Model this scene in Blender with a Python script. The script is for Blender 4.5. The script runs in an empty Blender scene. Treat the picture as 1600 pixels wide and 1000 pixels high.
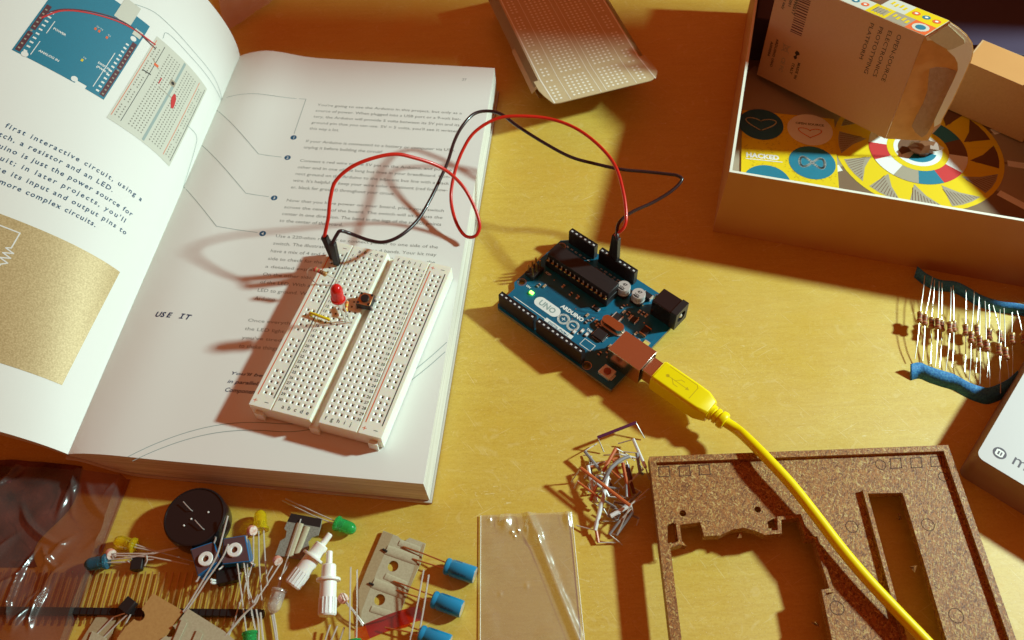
import bpy, math, random
from mathutils import Vector, Matrix, geometry
random.seed(7)
S = 0.001                                   # everything below is written in millimetres
scene = bpy.context.scene
col = scene.collection
V = Vector
R = math.radians

# ------------------------------------------------------------------ camera, light, exposure
F_PX, CAM_H, TILT, ROLL = 1319.4, 311.2, 0.5977, -0.0265
cam_d = bpy.data.cameras.new('camera'); cam = bpy.data.objects.new('camera', cam_d); col.objects.link(cam)
cam.matrix_world = Matrix.Translation((0, 0, CAM_H * S)) @ Matrix.Rotation(TILT, 4, 'X') @ Matrix.Rotation(ROLL, 4, 'Z')
cam_d.sensor_width = 36; cam_d.lens = F_PX / 1600 * 36
cam_d.clip_start = 0.01; cam_d.clip_end = 20
scene.camera = cam
cam_d.dof.use_dof = True; cam_d.dof.focus_distance = 0.35; cam_d.dof.aperture_fstop = 22
CM = (Matrix.Rotation(TILT, 3, 'X') @ Matrix.Rotation(ROLL, 3, 'Z'))

world = bpy.data.worlds.new('World'); scene.world = world; world.use_nodes = True
wn = world.node_tree.nodes; wl = world.node_tree.links
bg = wn['Background']
wtc = wn.new('ShaderNodeTexCoord'); wsep = wn.new('ShaderNodeSeparateXYZ')
wramp = wn.new('ShaderNodeValToRGB'); wmap = wn.new('ShaderNodeMapRange')
wl.new(wtc.outputs['Generated'], wsep.inputs[0]); wl.new(wsep.outputs['Y'], wmap.inputs['Value'])
wmap.inputs['From Min'].default_value = -1; wmap.inputs['From Max'].default_value = 1
wl.new(wmap.outputs[0], wramp.inputs[0])
cr = wramp.color_ramp
cr.elements[0].position = 0.0; cr.elements[0].color = (0.29, 0.075, 0.026, 1)
cr.elements[1].position = 1.0; cr.elements[1].color = (0.44, 0.10, 0.026, 1)
e = cr.elements.new(0.55); e.color = (0.25, 0.055, 0.019, 1)
wl.new(wramp.outputs[0], bg.inputs[0]); bg.inputs[1].default_value = 1.0

KEY_LOC = (844, 325, 543); KEY_AIM = (130, 240, 0)
kd = bpy.data.lights.new('desk_lamp_light', 'SPOT'); key = bpy.data.objects.new('desk_lamp_light', kd); col.objects.link(key)
kd.energy = 60; kd.color = (0.70, 1.0, 0.95); kd.shadow_soft_size = 0.034
kd.spot_size = R(54); kd.spot_blend = 1.0
key.location = V(KEY_LOC) * S
key.rotation_euler = (V(KEY_AIM) - V(KEY_LOC)).to_track_quat('-Z', 'Y').to_euler()

vs = scene.view_settings
vs.view_transform = 'Standard'; vs.look = 'None'; vs.exposure = 0; vs.gamma = 1; vs.use_curve_mapping = False

# ------------------------------------------------------------------ helpers
def P(px, py, z=0.0):
    """a point of the table scene (mm) seen at photo pixel px,py and standing z mm above the table"""
    d = CM @ V(((px - 800) / F_PX, -(py - 500) / F_PX, -1))
    k = (z - CAM_H) / d.z
    return V((0, 0, CAM_H)) + d * k

MATS = {}
def mat(name, c, rough=0.5, metal=0.0, spec=0.5, var=None, bump=None, trans=0.0, coat=0.0, sss=0.0, emit=None, ior=1.45, var2=None):
    """var=(scale per mm, amount, colour) noise blend; bump=(scale, strength, distance mm)"""
    if name in MATS: return MATS[name]
    m = bpy.data.materials.new(name); m.use_nodes = True
    n = m.node_tree.nodes; l = m.node_tree.links; b = n['Principled BSDF']
    b.inputs['Base Color'].default_value = (*c, 1); b.inputs['Roughness'].default_value = rough
    b.inputs['Metallic'].default_value = metal; b.inputs['Specular IOR Level'].default_value = spec
    b.inputs['Transmission Weight'].default_value = trans; b.inputs['Coat Weight'].default_value = coat
    b.inputs['IOR'].default_value = ior
    if sss:
        b.inputs['Subsurface Weight'].default_value = sss
        b.inputs['Subsurface Radius'].default_value = (0.003, 0.002, 0.001); b.inputs['Subsurface Scale'].default_value = 1.0
    if emit:
        b.inputs['Emission Color'].default_value = (*emit[0], 1); b.inputs['Emission Strength'].default_value = emit[1]
    tc = n.new('ShaderNodeTexCoord')
    def noise(scale, detail=4, vec=None):
        t = n.new('ShaderNodeTexNoise'); t.inputs['Scale'].default_value = scale * 1000; t.inputs['Detail'].default_value = detail
        mp = n.new('ShaderNodeMapping'); l.new(tc.outputs['Object'], mp.inputs[0])
        if vec: mp.inputs['Scale'].default_value = vec
        l.new(mp.outputs[0], t.inputs['Vector']); return t
    last = None
    for vv in (var, var2):
        if not vv: continue
        t = noise(vv[0], 5, vv[3] if len(vv) > 3 else None)
        rp = n.new('ShaderNodeMapRange'); rp.inputs['From Min'].default_value = 0.35; rp.inputs['From Max'].default_value = 0.68
        rp.inputs['To Max'].default_value = vv[1]; l.new(t.outputs['Fac'], rp.inputs['Value'])
        mx = n.new('ShaderNodeMix'); mx.data_type = 'RGBA'
        l.new(rp.outputs[0], mx.inputs[0]); mx.inputs[6].default_value = (*c, 1); mx.inputs[7].default_value = (*vv[2], 1)
        if last: l.new(last, mx.inputs[6])
        last = mx.outputs[2]
    if last: l.new(last, b.inputs['Base Color'])
    if bump:
        t = noise(bump[0], 6, bump[3] if len(bump) > 3 else None); bp = n.new('ShaderNodeBump'); bp.inputs['Strength'].default_value = bump[1]
        bp.inputs['Distance'].default_value = bump[2] * S; l.new(t.outputs['Fac'], bp.inputs['Height']); l.new(bp.outputs[0], b.inputs['Normal'])
    MATS[name] = m
    return m

def film(name, tint, gloss=0.25, rough=0.12, bump=(0.08, 0.6, 1.5), haze=0.1):
    """thin clear plastic: see-through with wrinkled gloss and a little milky haze"""
    m = bpy.data.materials.new(name); m.use_nodes = True
    n = m.node_tree.nodes; l = m.node_tree.links; n.clear()
    out = n.new('ShaderNodeOutputMaterial'); tr = n.new('ShaderNodeBsdfTransparent'); gl = n.new('ShaderNodeBsdfGlossy'); df = n.new('ShaderNodeBsdfDiffuse')
    tr.inputs[0].default_value = (*tint, 1); gl.inputs['Roughness'].default_value = rough; df.inputs[0].default_value = (0.8, 0.75, 0.68, 1)
    tc = n.new('ShaderNodeTexCoord'); ns = n.new('ShaderNodeTexNoise'); ns.inputs['Scale'].default_value = bump[0] * 1000; ns.inputs['Detail'].default_value = 3
    ns.inputs['Distortion'].default_value = 1.2
    bp = n.new('ShaderNodeBump'); bp.inputs['Strength'].default_value = bump[1]; bp.inputs['Distance'].default_value = bump[2] * S
    l.new(tc.outputs['Object'], ns.inputs['Vector']); l.new(ns.outputs['Fac'], bp.inputs['Height']); l.new(bp.outputs[0], gl.inputs['Normal'])
    fr = n.new('ShaderNodeLayerWeight'); fr.inputs[0].default_value = 0.35; l.new(bp.outputs[0], fr.inputs['Normal'])
    pw_ = n.new('ShaderNodeMath'); pw_.operation = 'POWER'; pw_.inputs[1].default_value = 3; l.new(fr.outputs['Facing'], pw_.inputs[0])
    ad = n.new('ShaderNodeMath'); ad.operation = 'MULTIPLY_ADD'; ad.inputs[1].default_value = 0.5; ad.inputs[2].default_value = gloss * 0.25
    l.new(pw_.outputs[0], ad.inputs[0])
    m1 = n.new('ShaderNodeMixShader'); m2 = n.new('ShaderNodeMixShader'); m1.inputs[0].default_value = haze
    l.new(tr.outputs[0], m1.inputs[1]); l.new(df.outputs[0], m1.inputs[2])
    l.new(ad.outputs[0], m2.inputs[0]); l.new(m1.outputs[0], m2.inputs[1]); l.new(gl.outputs[0], m2.inputs[2]); l.new(m2.outputs[0], out.inputs[0])
    return m

def smoothpath(pts, n=8):
    pts = [V(p) for p in pts]
    if len(pts) < 3: return pts
    out = []
    ext = [pts[0] * 2 - pts[1]] + pts + [pts[-1] * 2 - pts[-2]]
    for i in range(1, len(ext) - 2):
        p0, p1, p2, p3 = ext[i - 1:i + 3]
        for k in range(n):
            t = k / n
            out.append(0.5 * ((2 * p1) + (p2 - p0) * t + (2 * p0 - 5 * p1 + 4 * p2 - p3) * t * t + (3 * p1 - p0 - 3 * p2 + p3) * t ** 3))
    out.append(pts[-1]); return out

TEXT = {}
def glyphs(s, shear=0.0, bold=0.0, spacing=1.0, res=2):
    k = (s, shear, bold, spacing, res)
    if k in TEXT: return TEXT[k]
    c = bpy.data.curves.new('t', 'FONT'); c.body = s; c.size = 1; c.shear = shear; c.offset = bold; c.space_character = spacing
    c.resolution_u = res; c.fill_mode = 'BOTH'
    o = bpy.data.objects.new('t', c); col.objects.link(o)
    dg = bpy.context.evaluated_depsgraph_get(); me = o.evaluated_get(dg).to_mesh()
    vs_ = [(v.co.x, v.co.y) for v in me.vertices]; fs = [tuple(p.vertices) for p in me.polygons]
    o.evaluated_get(dg).to_mesh_clear(); bpy.data.objects.remove(o); bpy.data.curves.remove(c)
    w = max([v[0] for v in vs_], default=1)
    TEXT[k] = (vs_, fs, w); return TEXT[k]

class MB:
    def __init__(self, T=None):
        self.v = []; self.f = []; self.m = []; self.mats = []; self.T = T      # T: optional map of a local point
    def mi(self, m):
        if m not in self.mats: self.mats.append(m)
        return self.mats.index(m)
    def add(self, vs_, fs, m):
        o = len(self.v); self.v += [(self.T(V(p)) if self.T else V(p)) for p in vs_]
        i = self.mi(m)
        for f in fs: self.f.append([o + k for k in f]); self.m.append(i)
    def box(self, c, s, m, rot=None):
        hx, hy, hz = s[0] / 2, s[1] / 2, s[2] / 2; c = V(c)
        vs_ = [V((x, y, z)) for x in (-hx, hx) for y in (-hy, hy) for z in (-hz, hz)]
        if rot is not None: vs_ = [rot @ v for v in vs_]
        self.add([c + v for v in vs_], [(0, 1, 3, 2), (4, 6, 7, 5), (0, 4, 5, 1), (2, 3, 7, 6), (0, 2, 6, 4), (1, 5, 7, 3)], m)
    def hexa(self, bot, top, m):
        n = len(bot)
        self.add(list(bot) + list(top), [tuple(range(n))[::-1], tuple(range(n, 2 * n))] + [(i, (i + 1) % n, n + (i + 1) % n, n + i) for i in range(n)], m)
    def prism(self, poly, z0, z1, m, holes=(), side=None):
        loops = [[V((p[0], p[1], 0)) for p in l] for l in [poly, *holes]]
        flat = [p for l in loops for p in l]; n = len(flat)
        tris = geometry.tessellate_polygon(loops)
        fs_t = []
        for t in tris:
            a, b, c = (flat[i] for i in t)
            up = (b - a).cross(c - a).z > 0
            fs_t.append(t if up else t[::-1])
        self.add([V((p.x, p.y, z1)) for p in flat], fs_t, m)
        self.add([V((p.x, p.y, z0)) for p in flat], [t[::-1] for t in fs_t], m)
        for l in loops:
            k = len(l)
            self.add([V((p.x, p.y, z0)) for p in l] + [V((p.x, p.y, z1)) for p in l], [(i, (i + 1) % k, k + (i + 1) % k, k + i) for i in range(k)], side or m)
    def ring3(self, c, r, n=24, sx=1.0):
        return [(c[0] + r * math.cos(2 * math.pi * i / n) * sx, c[1] + r * math.sin(2 * math.pi * i / n)) for i in range(n)]
    def tube(self, pts, r, m, seg=8, smooth=0, caps=True):
        pts = smoothpath(pts, smooth) if smooth else [V(p) for p in pts]
        n = len(pts); rs = r if isinstance(r, (list, tuple)) else [r] * n
        if len(rs) != n: rs = [rs[min(len(rs) - 1, int(i * len(rs) / n))] for i in range(n)]
        nrm = None; vs_ = []
        for i, p in enumerate(pts):
            a = pts[max(i - 1, 0)]; b = pts[min(i + 1, n - 1)]
            t = (b - a).normalized()
            if 0 < i < n - 1:
                t1 = (p - a).normalized(); t2 = (b - p).normalized(); t = (t1 + t2)
                t = t.normalized() if t.length > 1e-6 else t1
            if nrm is None: nrm = t.orthogonal().normalized()
            nrm = (nrm - t * nrm.dot(t)).normalized(); bn = t.cross(nrm)
            for k in range(seg):
                an = 2 * math.pi * k / seg
                vs_.append(p + (nrm * math.cos(an) + bn * math.sin(an)) * rs[i])
        fs = [(i * seg + k, i * seg + (k + 1) % seg, (i + 1) * seg + (k + 1) % seg, (i + 1) * seg + k) for i in range(n - 1) for k in range(seg)]
        if caps: fs += [tuple(range(seg))[::-1], tuple((n - 1) * seg + k for k in range(seg))]
        self.add(vs_, fs, m)
    def lathe(self, prof, o, axis, m, seg=24, caps=True, flat=None):
        """prof: (radius, height along axis); flat=(radius fraction) cuts one side flat"""
        o = V(o); ax = V(axis).normalized(); n1 = ax.orthogonal().normalized()
        if flat is not None: n1 = V(flat[1]); n1 = (n1 - ax * n1.dot(ax)).normalized()
        n2 = ax.cross(n1); vs_ = []
        for r, h in prof:
            for k in range(seg):
                an = 2 * math.pi * k / seg; x, y = r * math.cos(an), r * math.sin(an)
                if flat is not None: x = min(x, flat[0])
                vs_.append(o + ax * h + n1 * x + n2 * y)
        n = len(prof)
        fs = [(i * seg + k, i * seg + (k + 1) % seg, (i + 1) * seg + (k + 1) % seg, (i + 1) * seg + k) for i in range(n - 1) for k in range(seg)]
        if caps: fs += [tuple(range(seg))[::-1], tuple((n - 1) * seg + k for k in range(seg))]
        self.add(vs_, fs, m)
    def sheet(self, fn, us, vs2, m):
        """grid surface fn(u,v)"""
        nu, nv = len(us), len(vs2)
        self.add([fn(u, v) for v in vs2 for u in us], [(j * nu + i, j * nu + i + 1, (j + 1) * nu + i + 1, (j + 1) * nu + i) for j in range(nv - 1) for i in range(nu - 1)], m)
    def text(self, s, fn, x, y, size, m, fit=None, align='L', shear=0, bold=0, spacing=1.0, res=2, sy=1.0):
        """letters through fn(x,y); fit squeezes the line to that width"""
        vs_, fs, w = glyphs(s, shear, bold, spacing, res)
        k = size if fit is None else fit / w
        x0 = x - (w * k if align == 'R' else w * k / 2 if align == 'C' else 0)
        self.add([fn(x0 + a * k, y + b * size * sy) for a, b in vs_], fs, m)
    def poly(self, pts, fn, m):
        loops = [[V((p[0], p[1], 0)) for p in pts]]
        tr = geometry.tessellate_polygon(loops)
        out = []
        for t in tr:
            a, b, c = (loops[0][i] for i in t); out.append(t if (b - a).cross(c - a).z > 0 else t[::-1])
        self.add([fn(p[0], p[1]) for p in pts], out, m)
    def line(self, pts, w, fn, m, closed=False):
        """printed stroke"""
        pts = [V((p[0], p[1])) for p in pts]
        if closed: pts = pts + [pts[0]]
        for a, b in zip(pts[:-1], pts[1:]):
            d = (b - a); L = d.length
            if L < 1e-6: continue
            d = d / L; n_ = V((-d.y, d.x)) * w / 2; a2 = a - d * w * 0.3; b2 = b + d * w * 0.3
            k = max(1, int(L / 4)); vs_ = []
            for i in range(k + 1):
                q = a2 + (b2 - a2) * i / k; vs_ += [fn(*(q + n_)), fn(*(q - n_))]
            self.add(vs_, [(2 * i + 1, 2 * i + 3, 2 * i + 2, 2 * i) for i in range(k)], m)
    def build(self, name, parent=None, origin=(0, 0, 0), bevel=0.0, sharp=38, solid=0.0, sub=0, clean=False):
        o3 = V(origin)
        me = bpy.data.meshes.new(name)
        me.from_pydata([tuple((p - o3) * S) for p in self.v], [], self.f)
        for m in self.mats: me.materials.append(m)
        me.polygons.foreach_set('material_index', self.m)
        me.polygons.foreach_set('use_smooth', [True] * len(self.f))
        me.update(); me.set_sharp_from_angle(angle=R(sharp))
        ob = bpy.data.objects.new(name, me); col.objects.link(ob)
        if parent: ob.parent = parent
        else: ob.location = o3 * S
        if solid:
            md = ob.modifiers.new('solid', 'SOLIDIFY'); md.thickness = solid * S; md.offset = -1
        if sub:
            md = ob.modifiers.new('sub', 'SUBSURF'); md.levels = sub; md.render_levels = sub
        if bevel:
            md = ob.modifiers.new('bevel', 'BEVEL'); md.width = bevel * S; md.segments = 2; md.limit_method = 'ANGLE'; md.angle_limit = R(40)
        return ob

def tag(o, label, cat, group=None, kind=None):
    o['label'] = label
    if cat: o['category'] = cat
    if group: o['group'] = group
    if kind: o['kind'] = kind
    return o

def thing(name, label, cat, loc=(0, 0, 0), rot=(0, 0, 0), group=None):
    o = bpy.data.objects.new(name, None); col.objects.link(o); o.empty_display_size = 0.01
    o.location = V(loc) * S; o.rotation_euler = rot
    return tag(o, label, cat, group)

def copy_tree(o, parent=None):
    c = o.copy(); col.objects.link(c); c.parent = parent
    for ch in list(o.children): copy_tree(ch, c)
    return c

# ------------------------------------------------------------------ materials
m_page = mat('page_paper', (0.80, 0.80, 0.75), 0.55, spec=0.3, bump=(0.03, 0.12, 1.0))
m_block = mat('page_edges', (0.74, 0.71, 0.64), 0.8, bump=(.8, 0.6, 0.25, (0.02, 0.02, 2.2)), var=(0.8, 0.75, (0.42, 0.37, 0.30), (0.02, 0.02, 2.2)))
m_cover = mat('cover_board', (0.62, 0.56, 0.48), 0.5, var=(0.02, 0.3, (0.5, 0.44, 0.36)))
m_inkg = mat('grey_ink', (0.27, 0.275, 0.25), 0.6, spec=0.2)
m_inkl = mat('pale_line_ink', (0.33, 0.40, 0.38), 0.6, spec=0.2)
m_inkn = mat('navy_ink', (0.035, 0.085, 0.16), 0.6, spec=0.2)
m_inkb = mat('dark_navy_ink', (0.02, 0.03, 0.09), 0.6, spec=0.2)
m_teal = mat('teal_ink', (0.012, 0.19, 0.29), 0.5, var=(2.0, 0.35, (0.02, 0.14, 0.2)))
m_bull = mat('bullet_ink', (0.01, 0.10, 0.20), 0.5)
m_maroon = mat('maroon_ink', (0.10, 0.022, 0.03), 0.6)
m_goldp = mat('gold_ink', (0.44, 0.31, 0.14), 0.5, metal=0.15, var=(1.6, 0.8, (0.66, 0.50, 0.26)), bump=(2.0, 0.25, 0.2))
m_whitep = mat('white_ink', (0.78, 0.77, 0.73), 0.55)
m_ltgrey = mat('light_grey_ink', (0.60, 0.59, 0.50), 0.55)
m_dot = mat('dot_ink', (0.22, 0.20, 0.16), 0.6)
m_redp = mat('red_ink', (0.55, 0.03, 0.03), 0.55)
m_orp = mat('orange_ink', (0.75, 0.13, 0.03), 0.55)
m_yelp = mat('yellow_ink', (0.76, 0.55, 0.01), 0.45, spec=0.4)
m_greyp = mat('taupe_ink', (0.36, 0.30, 0.22), 0.55)
m_brp = mat('brown_ink', (0.16, 0.07, 0.035), 0.55)
m_blackp = mat('black_ink', (0.02, 0.015, 0.015), 0.5)
m_ivory = mat('ivory_plastic', (0.87, 0.87, 0.75), 0.36, spec=0.5, sss=0.35, var=(0.02, 0.25, (0.84, 0.82, 0.68)))
m_hole = mat('contact_hole', (0.20, 0.12, 0.06), 0.7)
m_blackpl = mat('black_plastic', (0.018, 0.014, 0.014), 0.42, spec=0.45, bump=(1.2, 0.15, 0.1))
m_blackgl = mat('glossy_black_plastic', (0.012, 0.010, 0.011), 0.18, spec=0.5, coat=0.3)
m_metal = mat('tinned_metal', (0.72, 0.69, 0.65), 0.28, metal=0.6, bump=(0.5, 0.1, 0.1))
m_lead = mat('tinned_lead', (0.66, 0.62, 0.56), 0.3, metal=0.35)
m_gold = mat('gold_contact', (0.75, 0.48, 0.16), 0.3, metal=1.0)
m_copper = mat('copper_lead', (0.65, 0.3, 0.12), 0.35, metal=0.8)
m_card = mat('grey_lined_cardboard', (0.60, 0.38, 0.20), 0.75, spec=0.2, var=(0.9, 0.45, (0.50, 0.30, 0.15)), bump=(1.0, 0.2, 0.15))
m_cardin = mat('pale_cardboard', (0.60, 0.54, 0.36), 0.75, spec=0.2, var=(0.8, 0.4, (0.5, 0.44, 0.28)))
m_cardedge = mat('card_edge', (0.80, 0.78, 0.66), 0.8)
m_kraft = mat('kraft_card', (0.50, 0.28, 0.09), 0.8, var=(1.0, 0.5, (0.40, 0.20, 0.06)), bump=(1.5, 0.25, 0.15))
m_tape = mat('paper_tape', (0.50, 0.44, 0.29), 0.7, var=(1.2, 0.5, (0.38, 0.32, 0.2)), bump=(1.0, 0.3, 0.2))
m_tapeb = mat('brown_tape', (0.42, 0.31, 0.17), 0.75, var=(1.5, 0.5, (0.32, 0.22, 0.11)), bump=(1.5, 0.3, 0.15))
m_redw = mat('red_wire_jacket', (0.60, 0.018, 0.008), 0.3, spec=0.5, coat=0.2)
m_blkw = mat('black_wire_jacket', (0.028, 0.012, 0.014), 0.25, spec=0.5, coat=0.3)
m_yelw = mat('yellow_cable_jacket', (0.86, 0.66, 0.0), 0.36, spec=0.4, bump=(0.3, 0.08, 0.2))
m_whitepl = mat('white_plastic', (0.84, 0.82, 0.76), 0.4, sss=0.2)
m_bluecap = mat('blue_sleeve', (0.01, 0.22, 0.42), 0.28, spec=0.5, coat=0.2)
m_bluetape = mat('blue_tape', (0.012, 0.13, 0.40), 0.6, var=(1.4, 0.8, (0.07, 0.33, 0.58)), bump=(1.0, 0.5, 0.3))
m_resbody = mat('resistor_tan', (0.45, 0.24, 0.10), 0.35, spec=0.5)
m_resblue = mat('band_red', (0.35, 0.04, 0.02), 0.4)
m_bandb = mat('band_brown', (0.14, 0.04, 0.015), 0.4)
m_bandg = mat('band_gold', (0.6, 0.4, 0.12), 0.35, metal=0.7)

# ------------------------------------------------------------------ tabletop
def table_material():
    m = bpy.data.materials.new('varnished_birch'); m.use_nodes = True
    n = m.node_tree.nodes; l = m.node_tree.links; b = n['Principled BSDF']
    tc = n.new('ShaderNodeTexCoord')
    def noise(sc, det, vec=(1, 1, 1), dist=0):
        mp = n.new('ShaderNodeMapping'); mp.inputs['Scale'].default_value = vec; l.new(tc.outputs['Object'], mp.inputs[0])
        t = n.new('ShaderNodeTexNoise'); t.inputs['Scale'].default_value = sc; t.inputs['Detail'].default_value = det; t.inputs['Distortion'].default_value = dist
        l.new(mp.outputs[0], t.inputs['Vector']); return t.outputs['Fac']
    def rng(x, a, b_, lo, hi):
        r = n.new('ShaderNodeMapRange'); r.inputs['From Min'].default_value = a; r.inputs['From Max'].default_value = b_
        r.inputs['To Min'].default_value = lo; r.inputs['To Max'].default_value = hi; l.new(x, r.inputs['Value']); return r.outputs[0]
    def mix(f, a, b_):
        x = n.new('ShaderNodeMix'); x.data_type = 'RGBA'; l.new(f, x.inputs[0])
        for i, c in ((6, a), (7, b_)):
            if isinstance(c, tuple): x.inputs[i].default_value = (*c, 1)
            else: l.new(c, x.inputs[i])
        return x.outputs[2]
    grain = rng(noise(60, 6, (1, 7, 1), 0.8), 0.35, 0.7, 0, 0.8)
    c = mix(grain, (0.66, 0.445, 0.062), (0.58, 0.36, 0.040))
    c = mix(rng(noise(420, 4, (1, 3, 1)), 0.4, 0.7, 0, 0.6), c, (0.70, 0.50, 0.10))
    c = mix(rng(noise(1400, 2), 0.5, 0.8, 0, 0.6), c, (0.50, 0.29, 0.035))
    c = mix(rng(noise(22, 5, (1, 1, 1), 1.5), 0.56, 0.70, 0, 0.35), c, (0.70, 0.40, 0.04))
    c = mix(rng(noise(300, 3, (0.6, 2, 1), 2), 0.68, 0.74, 0, 0.6), c, (0.80, 0.68, 0.34))
    c = mix(rng(noise(90, 8, (1, 1, 1), 3), 0.60, 0.68, 0, 0.35), c, (0.74, 0.56, 0.20))
    c = mix(rng(noise(2600, 1), 0.72, 0.76, 0, 0.8), c, (0.85, 0.78, 0.55))
    for rot_, thr in ((0.5, .735), (-0.9, .74), (2.1, .745)):       # fine scratches in three directions
        mp = n.new('ShaderNodeMapping'); mp.vector_type = 'TEXTURE'; mp.inputs['Rotation'].default_value = (0, 0, rot_); mp.inputs['Scale'].default_value = (30, 1, 1)
        l.new(tc.outputs['Object'], mp.inputs[0]); t_ = n.new('ShaderNodeTexNoise'); t_.inputs['Scale'].default_value = 1500; t_.inputs['Detail'].default_value = 1; l.new(mp.outputs[0], t_.inputs['Vector'])
        c = mix(rng(t_.outputs['Fac'], thr - .02, thr + .02, 0, 0.4), c, (0.82, 0.68, 0.34))
    c = mix(rng(noise(14, 3, (1, 1, 1), 1), 0.45, 0.75, 0, 0.4), c, (0.60, 0.35, 0.035))
    l.new(c, b.inputs['Base Color'])
    l.new(rng(noise(35, 7), 0.3, 0.7, 0.36, 0.58), b.inputs['Roughness'])
    b.inputs['Specular IOR Level'].default_value = 0.8
    bp = n.new('ShaderNodeBump'); bp.inputs['Strength'].default_value = 0.25; bp.inputs['Distance'].default_value = 0.00012
    l.new(noise(500, 6, (1, 4, 1)), bp.inputs['Height']); l.new(bp.outputs[0], b.inputs['Normal'])
    return m
t = MB(); t.box((0, 250, -10), (1800, 1300, 20), table_material())
tag(t.build('tabletop'), 'yellow varnished birch tabletop under everything', None, kind='structure')

# ------------------------------------------------------------------ open book
BA = V((-172.59, 144.37, 15.0)); EV = V((0.12276, 0.99243, 0)); ER = V((0.99243, -0.12276, 0))
PGL = (0.90534465, 1.63211493, 1.73585455, 0.17030239, 0.48011585, 0.82404159, 34.02)
def lag(c, v):
    t_ = v / 236.0
    return c[0] * (1 - t_) * (1 - 2 * t_) + c[1] * 4 * t_ * (1 - t_) + c[2] * t_ * (2 * t_ - 1)
def left_surf(u, v, off=0.0):
    n = 18; t0 = lag(PGL[:3], v); tf = lag(PGL[3:6], v); x = z = 0.0
    for i in range(n):
        th = tf + (t0 - tf) * math.exp(-((i + 0.5) / n * u) / PGL[6]); x += math.cos(th); z += math.sin(th)
    p = BA + EV * v - ER * (x * u / n) + V((0, 0, z * u / n))
    if off:
        th = tf + (t0 - tf) * math.exp(-u / PGL[6])
        p = p + (ER * math.sin(th) + V((0, 0, math.cos(th)))) * off
    return p
def left_ink(x, y): return left_surf(-x, y, 0.10)
def right_z(u, v): return 17.2 - 2.2 * math.exp(-u / 5) + (0.8 + 2.6 * v / 236) * math.exp(-((u - 18) / 15) ** 2)
def right_surf(u, v, off=0.0):
    p = BA + ER * u + EV * v; p.z = right_z(u, v) + off; return p
def right_ink(x, y): return right_surf(x, y, 0.06)

book = thing('open_book', 'thick open instruction book with white pages, left page curling up', 'book', (BA.x, BA.y, 0))
BO = (BA.x, BA.y, 0)
# right-hand stack of pages
W, L = 139.0, 236.0
us = [0, 1, 2, 3, 4.5, 6, 8, 10, 13, 16, 20, 25, 30, 36, 44, 60, 80, 100, 120, W]
vsr = [L * i / 12 for i in range(13)]
m_ = MB()
m_.sheet(lambda u, v: right_surf(u, v), us, vsr, m_page)
def low(u): return 1.6 + 11.5 * math.exp(-(u / 13.0) ** 2)
bz = {u: low(u) for u in us}
rim = [(u, 0) for u in us] + [(W, v) for v in vsr[1:]] + [(u, L) for u in us[::-1][1:]]
tops = [right_surf(u, v) for u, v in rim]; bots = []
for (u, v), p in zip(rim, tops):
    q = BA + ER * (u + (0.8 if u == W else 0)) + EV * v; q.z = low(u); bots.append(q)
k = len(rim)
m_.add(bots + tops, [(i, i + 1, k + i + 1, k + i) for i in range(k - 1)], m_block)
# right page printing -------------------------------------------------
def para(lines, x, v0, pitch=4.3, width=74.6, ink=m_inkg, shear=0.0, bold=0.0, size=2.72, last=True):
    for i, s in enumerate(lines):
        fit = width
        if i == len(lines) - 1 and last: fit = None
        m_.text(s, right_ink, x, v0 - 1.0 - i * pitch, size, ink, fit=fit, shear=shear, bold=bold, sy=(size / fit * glyphs(s, shear, bold)[2] if fit else 1.0))
# text() scales the height with the fit factor, sy brings it back to one size
para(["You're going to use the Arduino in this project, but only as a", "source of power. When plugged into a USB port or a 9-volt bat-",
      "tery, the Arduino will provide 5 volts between its 5V pin and its", "ground pin that you can use. 5V = 5 volts, you'll see it written", "this way a lot."], 51.8, 200.3, 4.35)
para(["If your Arduino is connected to a battery or computer via USB,", "unplug it before building the circuit!"], 52, 174.0)
para(["Connect a red wire to the 5V pin on the Arduino, and put the", "other end in one of the long bus lines in your breadboard. Con-",
      "nect ground on the Arduino to the adjacent bus line with a black", "wire. It's helpful to keep your wire color consistent (red for pow-", "er, black for ground) throughout your circuit."], 52.3, 160.6, 4.4)
para(["Now that you have power on your board, place your switch", "across the center of the board. The switch will sit across the",
      "center in one direction. The bend in the legs of the switch points", "to the center of the board."], 52.3, 134.7, 4.2)
para(["Use a 220-ohm resistor to connect power to one side of the", "switch. The illustrations in this book use 4 bands. Your kit may",
      "have a mix of 4 and 5 band resistors. Use the illustration on the", "side to check for the right one in your kit. Look at page 41 for",
      "a detailed explanation of the color codes for resistors.", "On the other side of the switch, connect the anode (long leg)",
      "of the LED. With a wire connect the cathode (short leg) of the", "LED to ground. When you're ready, plug the USB cable into the", "Arduino."], 52.8, 113.0, 4.38)
para(["Once everything is ready to go, press the switch to see", "the LED light up. Congratulations, you just made it! Once", "you've tired of turning the light on and off, it is time", "to shake things up."], 53.0, 66.6, 4.35)
para(["You'll be placing components in series and", "in parallel. Components in parallel are side by side.", "Components in series come one after another."], 53.0, 40.6, 4.0, ink=m_inkb, shear=0.25, bold=0.012, width=66)
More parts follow.
